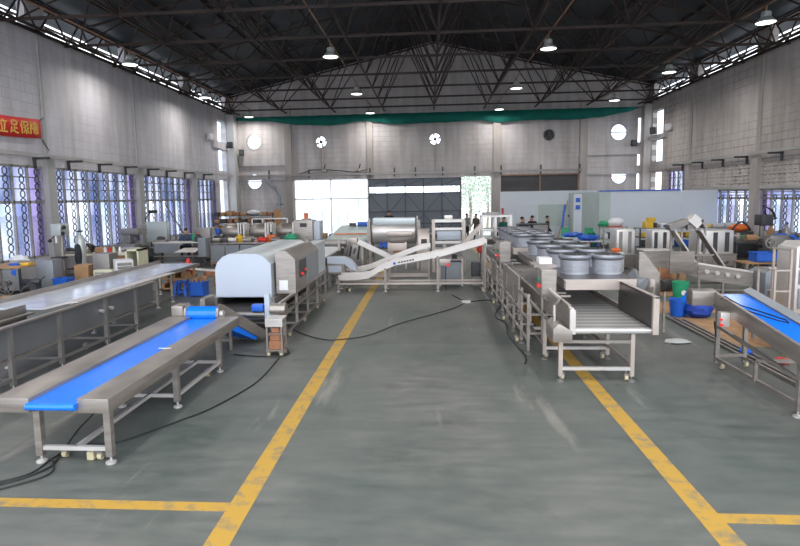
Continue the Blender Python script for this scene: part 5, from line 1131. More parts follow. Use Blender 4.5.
# stool, crate, cardboard behind table
t = thing('plastic_stool', 'blue plastic stool on the floor left of the blue cardboard crate', 'stool', (-8.86, 19.9, 0))
MB().box(-9.05, -8.67, 19.72, 20.1, .50, .56).build('seat', 'blue_plastic', t, bev=.02)
for sx in (-1, 1):
    for sy in (-1, 1): MB().add([(-8.86 + sx * .15 + a, 19.91 + sy * .15 + b, .5) for a, b in ((-.04, -.04), (.04, -.04), (.04, .04), (-.04, .04))] + [(-8.86 + sx * .22 + a, 19.91 + sy * .2 + b, 0) for a, b in ((-.045, -.045), (.045, -.045), (.045, .045), (-.045, .045))], [(0, 1, 2, 3), (4, 5, 6, 7), (0, 1, 5, 4), (1, 2, 6, 5), (2, 3, 7, 6), (3, 0, 4, 7)]).build('leg', 'blue_plastic', t)
MB().box(-9.05, -8.67, 19.7, 19.73, .14, .2).build('stretcher', 'blue_plastic', t); MB().box(-9.05, -8.67, 20.09, 20.12, .14, .2).build('stretcher', 'blue_plastic', t)
crate(-8.5, -8.02, 19.7, 20.25, 0, .52, 'blue plastic crate filled with cardboard beside the blue stool')
for k in range(4): item('cardboard_piece', 'card', 'folded cardboard piece sticking out of the blue crate, ' + ('leftmost', 'second from left', 'third from left', 'rightmost')[k], 'cardboard', ('bar', (-8.45 + .11 * k, 19.85 + .08 * k, .05), (-8.48 + .13 * k, 19.9 + .08 * k, .62 + .04 * (k % 2)), .10, .02), 'cardboard in the blue crate')
# stack of wooden scraps on low rack
t = shelf_rack(-10.3, -9.2, 20.9, 21.8, (.12, .5, .82), .85, 'low wooden rack with timber scraps behind the film covered table end', 'wood', 'wood')
for k in range(9):
    x = -10.15 + .11 * k; z = (.12, .5, .82)[k % 3]
    item('timber_offcut', ('wood', 'card', 'card_dark')[k % 3], ('dark ', 'light ', 'brown ')[k % 3] + 'timber offcut on the low wooden rack, ' + ('bottom', 'middle', 'top')[k % 3] + ' shelf, ' + ('left', 'centre', 'right')[k // 3], 'timber', ('box', x, x + .14, 20.95 + .05 * (k % 2), 21.6, z, z + .14 + .05 * (k % 2)))
rnd = random.Random(5)
for k in range(26):   # scrap heap behind the crate
    x = -10.9 + 2.8 * rnd.random(); y = 22.2 + 4.0 * rnd.random(); s_ = .12 + .2 * rnd.random(); a = rnd.random() * PI
    mb = MB(); mb.box(-s_, s_, -s_ * .6, s_ * .6, 0, s_ * .7); R_ = Matrix.Rotation(a, 3, 'Z'); mb.v = [tuple(R_ @ Vector(v) + Vector((x, y, 0))) for v in mb.v]
    m = rnd.choice(['card', 'wood', 'card_dark', 'steel_dark', 'steel', 'iron'])
    single('scrap_block', mb, m, 'small scrap block in the heap on the floor behind the blue crate', 'scrap', origin=(x, y, 0), group='scrap heap behind the blue crate', bev=.01)
item('steel_sheet', 'steel_light', 'long pale steel sheet lying across the scrap heap behind the crate', 'sheet', ('bar', (-10.2, 22.3, .75), (-7.4, 23.2, .35), .5, .03))
t = thing('red_cone', 'red cone shaped funnel standing behind the film covered table', 'cone', (-9.75, 22.6, 0)); MB().lathe((-9.75, 22.6, 0), [(.24, .42), (.24, .46), (.17, .48), (.07, 1.05), (.03, 1.08)], 16).build('cone', 'red', t); MB().box(-10.0, -9.5, 22.35, 22.85, 0, .42).build('block', 'steel_dark', t)
# row of grey doored benches and machines left-middle
t = bench(-11.3, -7.4, 28.9, 30.2, 1.2, 'long steel bench line with grey doors beneath, behind the tunnel machine', top='steel', m='steel')
for k in range(5): x = -11.2 + .76 * k; o = MB().box(x, x + .7, 28.86, 28.9, .2, 1.1).build('door', 'panel_grey', t); MB().box(x + .6, x + .63, 28.83, 28.86, .55, .75).build('handle', 'steel', o)
MB().box(-11.25, -7.5, 28.8, 28.86, .12, .17).build('wood_sill', 'card', t)
for k, (x, z, m, nme) in enumerate(((-11.0, 1.2, 'steel', 'steel motor'), (-10.6, 1.2, 'iron', 'black gearbox'), (-10.2, 1.2, 'steel_light', 'bright pipe fitting'), (-9.4, 1.2, 'steel', 'grey bracket'), (-8.6, 1.2, 'red', 'red valve'), (-7.9, 1.2, 'steel_dark', 'dark roller'))):
    t = thing('machine_part', nme + ' lying on the long steel bench line', 'machine part', (x, 29.3, z)); MB().cyl((x - .25, 29.3, z + .12), (x + .2, 29.3, z + .12), .12, 12).build('body', m, t); MB().box(x - .1, x + .1, 29.2, 29.4, z, z + .08).build('base', 'iron', t)
def mixer(x, label, y=31.0):
    t = thing('drum_mixer', label, 'mixer', (x, y, 0), 'steel drum mixers in a row')
    MB().lathe((x - .42, y, 1.65), [(.18, -.3), (.3, -.22), (.43, 0), (.45, .1), (.45, .62), (.43, .68), (.1, .7)], 24, 'x').build('drum', 'steel', t)
    MB().box(x + .28, x + .36, y - .5, y + .5, 1.0, 2.15).box(x + .42, x + .48, y - .5, y + .5, 1.0, 2.15).box(x + .56, x + .64, y - .45, y + .45, 1.0, 2.1).build('end_plate', 'steel_light', t)
    MB().box(x - .4, x + .6, y - .45, y + .45, 0, 1.1).build('stand', 'steel_dark', t); MB().box(x - .2, x + .1, y - .55, y - .45, .3, .9).build('door', 'panel_grey', t); MB().cyl((x + .3, y - .3, 2.15), (x + .3, y - .3, 2.35), .03, 8).build('lever', 'iron', t)
mixer(-10.6, 'leftmost steel drum mixer in front of the loaded rack'); mixer(-9.1, 'middle steel drum mixer in front of the loaded rack'); mixer(-7.6, 'rightmost steel drum mixer, next to the big steel cabinet')
t = thing('gantry_frame', 'thin pale frame above the drum mixers', 'frame', (-9, 31.8, 0)); rails(t, [((-9.9, 31.8, 2.32), (-7.9, 31.8, 2.32)), ((-9.9, 31.8, 1), (-9.9, 31.8, 2.32)), ((-7.9, 31.8, 1), (-7.9, 31.8, 2.32)), ((-9.3, 31.8, 1.6), (-9.3, 31.8, 2.32))], .06, 'white'); legs(t, [(-9.9, 31.8), (-7.9, 31.8)], 1, .06, 'white', 0)
cabinet(-6.95, -5.95, 29.2, 30.2, .9, 2.3, 'big brown steel cabinet with small dark display before the white curtain', 'steel'); MB().box(-6.6, -6.25, 29.17, 29.2, 1.95, 2.15).build('display', 'panel_dark', [o for o in COL.objects if o.name.startswith('steel_cabinet')][-1])
item('film_sheet', 'oven', 'bright pale panel standing at the right side of the big brown steel cabinet', 'panel', ('box', -5.93, -5.6, 29.3, 30.1, .6, 2.25)); bench(-7.1, -5.5, 29.1, 30.3, .9, 'steel stand under the big brown steel cabinet', top='steel_dark', m='steel')
item('orange_bottle', 'orange', 'orange canister on the mixer line left of the white curtain', 'bottle', ('cyl', (-6.65, 31, 2.32), (-6.65, 31, 2.62), .12, 12)); item('steel_box', 'steel', 'steel box carrying the orange canister', 'box', ('box', -6.85, -6.45, 30.7, 31.4, 0, 2.32)); 
item('green_cloth', 'green', 'green cloth heap between mixers and big cabinet', 'cloth', ('blob', (-7.0, 28.7, 1.45), .32, .2, .2, 12, 8, .4)); item('cloth_stand', 'steel_dark', 'dark box under the green cloth heap', 'box', ('box', -7.3, -6.7, 28.55, 28.85, 0, 1.3))
item('yellow_tool', 'yellow', 'yellow tool case between the two left drum mixers', 'case', ('box', -10.0, -9.6, 31.6, 32.0, 1.2, 1.55)); item('case_stand', 'iron', 'dark stand under the yellow tool case', 'stand', ('box', -10.05, -9.62, 31.6, 32, 0, 1.2))
cabinet(-12.9, -11.9, 30.6, 31.3, 0, 1.9, 'brownish steel cabinet left of the drum mixers', 'steel_dark'); item('paint_can', 'blue_plastic', 'small blue can right of the brownish steel cabinet', 'can', ('cyl', (-11.6, 31, 1.5), (-11.6, 31, 1.85), .13, 12)); item('can_stand', 'lampshade', 'pale box under the small blue can', 'box', ('box', -11.85, -11.3, 30.7, 31.3, 0, 1.5))
# loaded rack in the back left corner
shelf_rack(-17.0, -12.2, 44.5, 45.6, (.4, 1.0, 1.6, 2.15), 2.25, 'dark storage rack loaded with cartons in the back left corner')
rnd = random.Random(11); lv = ('bottom', 'second', 'third', 'top')
for li, z in enumerate((.4, 1.0, 1.6, 2.15)):
    n = 9
    for k in range(n):
        x = -16.8 + 4.4 * k / (n - 1); hh = .2 + .22 * rnd.random(); ww = .16 + .08 * rnd.random(); skip = li == 3 and k in (5, 6)
        m = rnd.choice(['card', 'card_dark', 'wood', 'iron', 'card']); 
        if not skip: item('storage_box', m, 'box on the %s level of the loaded rack, place %s from the left' % (lv[li], ('first', 'second', 'third', 'fourth', 'fifth', 'sixth', 'seventh', 'eighth', 'ninth')[k]), 'box', ('box', x - ww, x + ww, 44.6, 45.3, z, z + hh), 'boxes on the loaded rack')
item('domed_cover', 'white', 'white domed cover on top of the loaded rack', 'cover', ('blob', (-13.85, 45, 2.37), .55, .35, .22, 14, 8)); item('tall_carton', 'card', 'tall narrow upright carton at the right end of the loaded rack', 'box', ('box', -12.15, -11.6, 44.6, 45.2, 0, 2.6))
t = thing('drain_pipe', 'grey angled duct pipe running down the back wall beside the white curtain', 'pipe', (-13, 49.5, 0)); MB().tube([(-14.2, 49.4, 5.2), (-13.2, 49.4, 4.3), (-12.9, 49.4, 3.6), (-12.9, 49.4, 0)], .14, 8).build('pipe', 'panel_grey', t); MB().box(-13.1, -12.7, 49.3, 49.75, 2.9, 3.0).build('clamp', 'iron', t)
for x, l in ((-9.0, 'small grey wall lamp on the back wall above the left third of the curtain'), (-5.95, 'grey wall lamp above the right end of the curtain')):
    t = thing('wall_lamp', l, 'lamp', (x, YB, 5.7)); MB().box(x - .2, x + .2, YB - .35, YB - .02, 5.65, 5.9).build('housing', 'steel', t, bev=.04); MB().bar((x, YB - .2, 5.9), (x + .1, YB - .05, 6.3), .06).build('bracket', 'iron', t)
mb = MB(); mb.tube([(-11.2, YB - .1, 5.5), (-10.2, YB - .1, 5.85), (-9, YB - .1, 5.85), (-7.6, YB - .1, 5.75), (-6.5, YB - .1, 5.6), (-5.2, YB - .1, 5.8)], .04, 6); single('wall_cable', mb, 'cable', 'dark cable drooping along the back wall above the white curtain', 'cable', origin=(-8, YB - .1, 5.7))
mb = MB(); mb.cyl((-9.22, YB - .06, 5.9), (-9.22, YB - .06, 7.7), .03, 6); single('fan_conduit', mb, 'rust', 'thin vertical conduit below the left exhaust fan', 'conduit', origin=(-9.22, YB - .06, 5.9)); mb = MB(); mb.cyl((.58, YB - .06, 5.5), (.58, YB - .06, 7.7), .025, 6); single('fan_conduit', mb, 'rust', 'thin vertical conduit below the exhaust fan over the gate', 'conduit', origin=(.58, YB - .06, 5.5))

# low clutter in the middle background
for k, (x, y, z0, z1, m, l) in enumerate(((-5.0, 33.5, 1.1, 1.25, 'yellow', 'yellow plastic tray on the far bench before the curtain'), (-5.6, 33.5, 1.1, 1.3, 'blue_plastic', 'blue plastic box on the far bench before the curtain'), (-6.3, 33.5, 1.1, 1.35, 'card', 'brown box on the far bench before the curtain'), (-4.2, 33.5, 1.1, 1.4, 'steel', 'steel block on the far bench before the curtain'), (-3.6, 33.5, 1.1, 1.3, 'card', 'short brown box at the right of the far bench'))):
    item('storage_box', m, l, 'box', ('box', x - .28, x + .28, y, y + .5, z0, z1))
bench(-8.0, -3.2, 33.2, 34.4, 1.1, 'far long bench with coloured boxes in front of the white curtain', top='steel')
bench(-6.5, 1.0, 38.5, 39.6, .95, 'farthest long low bench before the gate', top='steel'); bench(-15.0, -9.0, 37.5, 38.6, 1.15, 'long bench before the loaded rack', top='steel_dark')
for k in range(10): x = -14.6 + .58 * k; item('machine_part', ('steel', 'iron', 'steel_light', 'card_dark')[k % 4], 'machine part on the long bench before the loaded rack, ' + ('far left', 'left', 'left of centre', 'just left of centre', 'centre left', 'centre', 'centre right', 'right of centre', 'right', 'far right')[k], 'machine part', ('box', x - .2, x + .2, 37.7, 38.2, 1.15, 1.3 + .12 * (k % 3)), 'parts on the bench before the loaded rack')

# ------------------------------------------------------------------ more small things on the left benches
def part_item(kind, m, x, y, z, label, s=1.0):
    t = thing('machine_part', label, 'machine part', (x, y, z))
    if kind == 0: MB().cyl((x - .22 * s, y, z + .13 * s), (x + .2 * s, y, z + .13 * s), .13 * s, 14).build('housing', m, t); MB().cyl((x + .2 * s, y, z + .13 * s), (x + .3 * s, y, z + .13 * s), .04 * s, 8).build('shaft', 'steel_light', t); MB().box(x - .12 * s, x + .12 * s, y - .1, y + .1, z, z + .04).build('base', 'iron', t)
    elif kind == 1: MB().box(x - .2 * s, x + .2 * s, y - .12, y + .12, z, z + .3 * s).build('casing', m, t, bev=.02); MB().cyl((x, y, z + .3 * s), (x, y, z + .42 * s), .06 * s, 10).build('knob', 'iron', t)
    elif kind == 2: MB().lathe((x, y, z), [(.16 * s, 0), (.18 * s, .03), (.18 * s, .22 * s), (.1 * s, .27 * s), (.1 * s, .33 * s)], 16).build('pot', m, t)
    elif kind == 3: MB().bar((x - .3 * s, y, z + .04), (x + .3 * s, y, z + .12), .1, .06).build('bar', m, t); MB().box(x - .08, x + .08, y - .1, y + .1, z, z + .2 * s).build('block', 'steel_dark', t)
    else: MB().box(x - .28 * s, x + .28 * s, y - .2, y + .2, z, z + .12 * s).build('tray', m, t); MB().blob((x, y, z + .16 * s), .2 * s, .15, .1 * s, 10, 6, .4).build('contents', 'iron', t)
kn = ('round motor', 'square gear case', 'lidded pot', 'flat bar', 'fittings tray'); mc = {'steel': 'steel', 'iron': 'black', 'steel_light': 'bright', 'orange': 'orange', 'logo_blue': 'blue', 'steel_dark': 'dark', 'white': 'white', 'yellow': 'yellow', 'green': 'green', 'card': 'brown', 'red': 'red'}
ps = ('far left end', 'left part', 'left of the middle', 'middle', 'right of the middle', 'right part', 'far right end')
for (x0, x1, y, z, where, seed, ml) in ((-16.6, -13.0, 34.2, 1.05, 'bench below third left window', 2, ['steel', 'iron', 'white', 'steel_light', 'red', 'steel_dark', 'orange']), (-13.9, -11.9, 29.0, 1.28, 'bench of the seated worker', 4, ['steel', 'iron']),
        (-11.1, -7.7, 29.75, 1.2, 'long doored bench', 6, ['iron', 'steel', 'yellow', 'steel_dark', 'white', 'orange', 'steel']), (-6.2, .7, 39.0, .95, 'farthest low bench', 8, ['steel', 'steel_light', 'iron', 'card', 'steel', 'green', 'steel_dark']),
        (13.9, 17.6, 27.1, 1.15, 'dark bench by right window', 12, ['steel', 'card', 'iron', 'logo_blue', 'steel_dark', 'white', 'green']), (-16.7, -15.2, 25.7, 1.02, 'pale left bench', 14, ['steel_dark', 'steel', 'card'])):
    n = len(ml)
    for k in range(n):
        kd = (k * 3 + seed) % 5; part_item(kd, ml[k], x0 + (x1 - x0) * k / (n - 1), y, z, mc[ml[k]] + ' ' + kn[kd] + ', ' + ps[k * 6 // (n - 1)] + ' of the ' + where, 1.15)
# ------------------------------------------------------------------ right side clutter
t = bench(11.9, 17.9, 33.6, 34.6, 1.42, 'long dark bench with yellow bins under it along the white room', top='steel_dark')
MB().box(11.95, 17.85, 33.65, 34.5, .85, .9).build('middle_shelf', 'iron', t)
its = [(12.5, 'yellow', .22, .35, 'yellow hand machine'), (13.35, 'white', .24, .22, 'white box with blue label'), (14.3, 'white', .2, .26, 'small white tool'), (14.9, 'card', .3, .16, 'flat brown carton'), (15.6, 'yellow', .3, .14, 'low yellow tray'), (16.3, 'steel_light', .3, .18, 'grey tray'), (17.1, 'partition_g', .4, .22, 'pale green basin')]
for x, m, w_, h_, l in its: item('bench_item', m, l + ' on top of the long dark bench by the white room', 'item', ('box', x - w_, x + w_, 33.75, 34.3, 1.42, 1.42 + h_))
item('blue_label', 'logo_blue', 'blue label on the white box on the dark bench', 'label', ('box', 13.25, 13.5, 33.735, 33.75, 1.46, 1.58))
item('yellow_block', 'yellow', 'yellow cap of the hand machine on the dark bench', 'cap', ('box', 12.45, 12.85, 33.8, 34.2, 1.77, 2.0)); item('dark_block', 'iron', 'dark body part right below the yellow cap', 'part', ('box', 12.8, 12.95, 33.8, 34.2, 1.42, 1.7))
for k, x in enumerate((12.4, 13.2, 14.0, 14.8, 15.6)): crate(x - .3, x + .3, 33.7, 34.3, .9, 1.12, 'yellow bin on the shelf under the dark bench, ' + ('first', 'second', 'third', 'fourth', 'fifth')[k] + ' from the left', 'yellow')
for k, x in enumerate((12.5, 13.4, 14.4, 15.3, 16.4, 17.2)): item('storage_box', ('iron', 'card', 'blue_plastic', 'card_dark', 'steel', 'iron')[k], ('black', 'brown', 'blue', 'dark brown', 'steel', 'black')[k] + ' box on the lowest shelf of the dark bench, ' + ('leftmost', 'second', 'third', 'fourth', 'fifth', 'rightmost')[k], 'box', ('box', x - .3, x + .3, 33.75, 34.3, .34, .7))
# handbag with orange stuff, on stand by the window
t = thing('tool_bag', 'black bag with orange contents on a stand under the right window', 'bag', (15.2, 29.5, 0)); MB().box(14.7, 15.75, 29.2, 29.8, 0, 1.45).build('stand', 'iron', t); MB().blob((15.2, 29.5, 1.62), .48, .25, .2, 12, 8, .3).build('contents', 'orange', t); MB().tube([(14.75 + .9 * i / 8, 29.3, 1.5 + .42 * math.sin(PI * i / 8)) for i in range(9)], .04, 6).build('handle', 'black', t)
item('green_sheet', 'green', 'bright green sheet hung at the bench under the right window', 'sheet', ('box', 14.4, 15.6, 28.3, 28.4, .95, 1.35)); item('sheet_stand', 'iron', 'dark crossbar stand under the green sheet', 'stand', ('box', 14.5, 15.5, 28.3, 28.6, 0, .95))
bench(13.6, 17.9, 26.6, 27.8, 1.15, 'dark workbench under the nearer right window with tools', top='iron')
t = thing('press_drill', 'dark press drill with crank standing before the right pier', 'drill', (15.6, 28.2, 0))
MB().box(15.3, 15.95, 28.0, 28.6, 0, .9).build('base', 'iron', t); MB().cyl((15.6, 28.3, .9), (15.6, 28.3, 2.3), .1, 12).build('column', 'steel_dark', t); MB().box(15.35, 15.85, 27.8, 28.5, 1.8, 2.3).build('head', 'iron', t, bev=.04); MB().tube([(15.6, 28, 2.3), (15.45, 28, 2.75), (15.8, 27.9, 2.5), (16.0, 27.9, 2.1)], .05, 8).build('crank', 'black', t)
for k, (x, h_, m) in enumerate(((16.2, 1.75, 'wood'), (16.9, 1.8, 'steel_dark'))): t = thing('gas_bottle', ('slim brown', 'taller grey')[k] + ' gas bottle beside the press drill', 'gas bottle', (x, 28.6, 0)); MB().lathe((x, 28.6, 0), [(.16, 0), (.17, .05), (.17, h_ - .3), (.08, h_ - .1), (.05, h_)], 16).build('body', m, t); MB().box(x - .05, x + .05, 28.55, 28.65, h_, h_ + .1).build('valve', 'iron', t)
item('blue_angle', 'blue_plastic', 'bright blue handle part on the machine below the right window', 'handle', ('bar', (15.3, 25.5, 1.5), (15.7, 25.5, 1.15), .16, .12))
t = thing('lathe_machine', 'dark greasy machine with wheels and blue handle in front of the right windows', 'machine', (15.0, 25.8, 0))
MB().box(14.4, 15.6, 25.5, 26.3, 0, .9).build('base', 'iron', t, bev=.04); MB().box(14.5, 15.3, 25.6, 26.2, .9, 1.5).build('head', 'steel_dark', t, bev=.06)
for x, z in ((14.4, 1.2), (14.9, .8), (15.4, 1.0)): MB().ring((x, 25.4, z), .2, .025, 'y', 16).cyl((x, 25.42, z), (x, 25.6, z), .05, 8).build('handwheel', 'steel', t)
# pale tall cabinets
cabinet(8.4, 9.2, 26.5, 27.5, .65, 1.78, 'first tall steel cabinet right of the far fans, beside the white drum', 'steel_light', slots=2, slotm='steel_dark'); cabinet(9.98, 10.75, 26.6, 27.4, .65, 1.72, 'second steel cabinet with two dark slots right of the blue lidded bucket', 'steel_light', slots=2)
cabinet(12.0, 13.5, 26.6, 27.6, .65, 1.68, 'wide steel cabinet with three dark slots behind the sloping chutes', 'steel_light', slots=3)
for a, b, l in ((8.3, 9.3, 'first tall'), (9.8, 10.95, 'second two slotted'), (11.9, 13.6, 'wide three slotted')): bench(a, b, 26.4, 27.7, .65, 'steel stand under the %s cabinet' % l, top='steel', m='steel', apron=(.05, b - a - .05, .1, 'steel'))
# shelf with white bundle
t = shelf_rack(9.3, 10.5, 31.5, 32.3, (.45, 1.0, 1.6), 1.65, 'wire shelf with bundles left of the dark bench', 'steel', 'steel')
item('white_bundle', 'white', 'round white bundle on top of the wire shelf', 'bundle', ('blob', (10.0, 31.8, 1.85), .42, .3, .25, 14, 8, .2)); item('green_bundle', 'green', 'green cloth bundle left of the white bundle on the wire shelf', 'bundle', ('blob', (9.4, 31.9, 1.78), .3, .25, .17, 12, 8, .35)); item('red_cloth', 'red', 'red cloth under the white bundle', 'cloth', ('box', 9.5, 10.3, 31.55, 31.8, 1.6, 1.64))
for k in range(8): x = 9.45 + .27 * (k % 4); z = (.45, 1.0)[k // 4]; item('storage_box', ('iron', 'steel', 'orange', 'card', 'white', 'iron', 'blue_plastic', 'iron')[k], ('black', 'steel', 'orange', 'brown', 'white', 'dark', 'blue', 'charcoal')[k] + ' box on the wire shelf, ' + ('lower', 'middle')[k // 4] + ' level, place ' + ('one', 'two', 'three', 'four')[k % 4], 'box', ('box', x - .11, x + .11, 31.6, 32.0, z, z + .2 + .06 * (k % 3)))
t = thing('packaging_heap', 'heap of green and coloured packaging left of the wire shelf', 'heap', (8.9, 32.2, 0)); MB().blob((8.85, 32.2, .6), .36, .35, .62, 14, 10, .5).build('green_heap', 'cl_green', t)
for k, (dx, dz, m) in enumerate(((-.3, .3, 'red'), (.2, .5, 'orange'), (-.1, .7, 'yellow'), (.3, .2, 'logo_blue'), (-.35, .65, 'red'))): MB().blob((8.85 + dx * .8, 31.85, .4 + dz), .1, .1, .08, 8, 6, .3).build('packet', m, t)
for x, y, l in ((8.0, 34.2, 'green plastic chair with red edge behind the fans'), (9.2, 33.6, 'second green plastic chair near the wire shelf')):
    t = thing('plastic_chair', l, 'chair', (x, y, 0)); MB().box(x - .3, x + .3, y - .3, y + .3, .62, .68).build('seat', 'green', t, bev=.02); MB().add([(x - .28, y + .28, .65), (x + .28, y + .28, .65), (x + .24, y + .4, 1.45), (x - .24, y + .4, 1.45), (x - .28, y + .31, .65), (x + .28, y + .31, .65), (x + .24, y + .43, 1.45), (x - .24, y + .43, 1.45)], [(0, 1, 2, 3), (4, 5, 6, 7), (0, 1, 5, 4), (2, 3, 7, 6), (0, 3, 7, 4), (1, 2, 6, 5)]).build('backrest', 'green', t)
    legs(t, [(x - .26, y - .26), (x + .26, y - .26), (x - .26, y + .26), (x + .26, y + .26)], .62, .05, 'green', 0)
for k, (x, y, w_) in enumerate(((7.8, 32.0, .55), (8.0, 29.5, .5))):
    item('blue_sheet', 'blue_plastic', ('larger', 'smaller')[k] + ' crumpled bright blue sheet behind the right fan column', 'sheet', ('blob', (x, y, 1.2), w_, .5, .14, 18, 8, .6)); bench(x - w_, x + w_, y - .5, y + .5, 1.08, 'low table under the %s blue sheet' % ('larger', 'smaller')[k], top='white')
# bucket with blue lid
bucket(9.35, 25.6, .2, .5, 'white bucket with blue lid between the first and second tall cabinets', 'white', 'blue_plastic', z=.42); item('bucket_stand', 'steel_dark', 'steel box under the blue lidded bucket', 'box', ('box', 9.1, 9.6, 25.4, 25.85, 0, .42))
item('orange_ladle', 'orange', 'small orange pan left of the first tall cabinet', 'pan', ('blob', (8.1, 25.6, .95), .22, .15, .1, 10, 6)); item('pan_box', 'steel_light', 'steel box under the small orange pan', 'box', ('box', 7.8, 8.4, 25.4, 25.9, 0, .86))
# big hopper units
t = thing('steel_hopper', 'large steel hopper box on the floor in front of the slotted cabinets', 'hopper', (9.5, 24.6, 0)); MB().prism([(9.0, .05), (9.95, .05), (10.0, 1.0), (8.9, 1.0)], 'y', 24.5, 25.2).build('body', 'steel', t)
MB().box(8.85, 10.05, 24.45, 25.25, 1.0, 1.04).build('rim', 'steel_light', t)
# inclined chutes
t = thing('incline_rack', 'pair of bright narrow chutes sloping down to the right from a frame', 'chute', (10.8, 24, 0))
for x0, x1 in ((9.75, 10.75), (10.75, 11.75)):
    for dy in (23.7, 24.2): MB().bar((x0, dy, 1.9), (x1, dy, .42), .07, .05).build('side_rail', 'steel_light', t)
    mb = MB(); mb.bar((x0, 23.95, 1.86), (x1, 23.95, .38), .45, .02); mb.build('slide', 'steel', t)
for x in (9.8, 10.2, 10.85, 11.1): MB().bar((x, 24.1, 0), (x, 24.1, 2.05), .07).build('leg', 'steel', t)
rails(t, [((9.6, 24.1, 2.0), (11.2, 24.1, 2.0)), ((10.2, 23.7, .9), (11.3, 23.7, .9)), ((10.2, 24.3, .3), (11.3, 24.3, .3))], .06, 'steel')
t = thing('tilted_hopper', 'white tilted hopper head above the sloping chutes', 'hopper', (10.6, 23.9, 2)); mb = MB(); mb.bar((10.4, 23.9, 2.4), (10.75, 23.9, 2.1), .4, .38); mb.build('body', 'steel_light', t); MB().bar((10.8, 23.9, 2.3), (11.0, 23.9, 2.0), .4, .12).build('flap', 'steel', t); MB().bar((10.3, 23.9, 2.0), (10.7, 23.9, 2.05), .2).build('bracket', 'steel_dark', t)
t = thing('tilted_hopper', 'dark grey tilted lid left of the white tilted hopper', 'lid', (9.9, 23.9, 2)); MB().bar((9.55, 23.9, 2.0), (10.25, 23.9, 2.25), .5, .22).build('lid', 'steel_dark', t)
rnd = random.Random(21)
for k in range(30):
    x = 10.1 + 3.8 * rnd.random(); y = 24.6 + 1.6 * rnd.random(); a = rnd.random() * PI; L_ = .25 + .4 * rnd.random(); z = .03 + .5 * rnd.random() * (k % 3 > 0)
    item('metal_offcut', rnd.choice(['steel', 'steel_light', 'steel_dark', 'iron', 'blue_plastic', 'card']), 'loose metal offcut in the pile on the floor behind the sloping chutes', 'scrap', ('bar', (x, y, max(.04, z)), (x + L_ * math.cos(a), y + L_ * math.sin(a), .04), .12, .05), 'metal offcuts behind the chutes')
# trough machine
t = thing('washing_trough', 'open steel washing trough machine with round taps behind the blue bags', 'machine', (9.8, 19.5, 0))
MB().box(8.2, 9.0, 20.2, 20.26, .65, 1.4).build('front_panel', 'steel', t)
MB().prism([(8.6, 1.08), (10.3, .80), (10.3, .35), (8.6, .62)], 'y', 19.0, 19.05).build('trough_side', 'steel', t); MB().prism([(8.6, 1.08), (10.3, .80), (10.3, .35), (8.6, .62)], 'y', 20.6, 20.65).build('trough_side', 'steel', t)
MB().add([(8.6, 19.0, .66), (10.3, 19.0, .42), (10.3, 20.65, .42), (8.6, 20.65, .66)], [(0, 1, 2, 3)]).build('trough_bottom', 'steel_dark', t)
for k in range(4): x = 8.85 + .32 * k; MB().cyl((x, 18.99, .86 - .05 * k), (x, 18.93, .86 - .05 * k), .07, 12).build('tap', 'steel_light', t)
MB().cyl((8.6, 19.05, 1.1), (10.3, 19.05, .82), .05, 8).build('rim_pipe', 'steel_light', t)
legs(t, [(8.65, 19.05), (9.4, 19.05), (10.2, 19.05), (8.65, 20.6), (10.2, 20.6)], .65, .07, 'steel', 0); rails(t, [((8.65, 19.05, .25), (10.2, 19.05, .25)), ((8.65, 20.6, .25), (10.2, 20.6, .25))], .05)
t = thing('steel_tank', 'grey steel tank box with rounded corner right of the washing trough', 'tank', (11.2, 18.8, 0)); MB().prism([(10.45, .1), (11.7, .1), (11.7, .6), (11.2, .62), (11.2, .95), (10.6, .95), (10.45, .85)], 'y', 18.6, 19.5).build('body', 'panel_grey', t, bev=.02); MB().box(10.5, 11.6, 18.65, 19.45, 0, .1).build('foot_frame', 'steel', t); MB().cyl((10.5, 18.55, 1.0), (11.6, 18.55, 1.0), .05, 8).build('rim_pipe', 'steel_light', t)
crate(12.9, 13.7, 23.6, 24.2, .6, .98, 'blue plastic box on the cart behind the grey tank', 'blue_plastic')
t = thing('push_cart', 'steel push cart carrying a blue box and wooden board', 'cart', (13.2, 23.8, 0)); MB().box(12.4, 14.0, 23.4, 24.4, .55, .6).build('top_board', 'wood', t); MB().box(12.4, 14.0, 23.4, 24.4, .2, .24).build('lower_shelf', 'steel', t); legs(t, [(12.45, 23.45), (13.95, 23.45), (12.45, 24.35), (13.95, 24.35)], .55, .05, 'steel', .1)
for x in (12.5, 13.9): caster(t, x, 23.5, .05)
# frame trolley with round hoop
t = thing('sheet_trolley', 'steel trolley with black hoop and stacked sheets left of the stacked oven', 'trolley', (10.8, 17.3, 0))
MB().box(10.1, 11.5, 16.9, 17.9, .42, .46).build('deck', 'steel_light', t); MB().box(10.2, 11.4, 17.0, 17.8, .46, .56).build('sheet_stack', 'paper', t); MB().tube([(10.2, 17, .46), (10.2, 17, .8), (10.35, 17, .92), (10.8, 17, .92), (10.95, 17, .8), (10.95, 17, .46)], .03, 8).build('hoop', 'black', t); legs(t, [(10.15, 16.95), (11.45, 16.95), (10.15, 17.85), (11.45, 17.85)], .42, .05, 'steel', .1)
for x in (10.2, 11.4): caster(t, x, 16.98, .05)
# upright tube frame
t = thing('tube_rack', 'upright rusty tube rack standing left of the stacked oven', 'rack', (8.2, 14.6, 0))
for x, y in ((8.25, 14.3), (8.6, 14.3), (8.25, 15.0), (8.6, 15.0)): MB().bar((x, y, 0), (x, y, 2.0 if x > 8.4 else 1.5), .05).build('post', 'steel_warm', t)
rails(t, [((8.25, 14.3, z), (8.6, 14.3, z)) for z in (.5, 1.0, 1.5)] + [((8.25, 14.3, 1.5), (8.25, 15.0, 1.5)), ((8.6, 14.3, 1.98), (8.6, 15.0, 1.98))], .04, 'steel_warm')
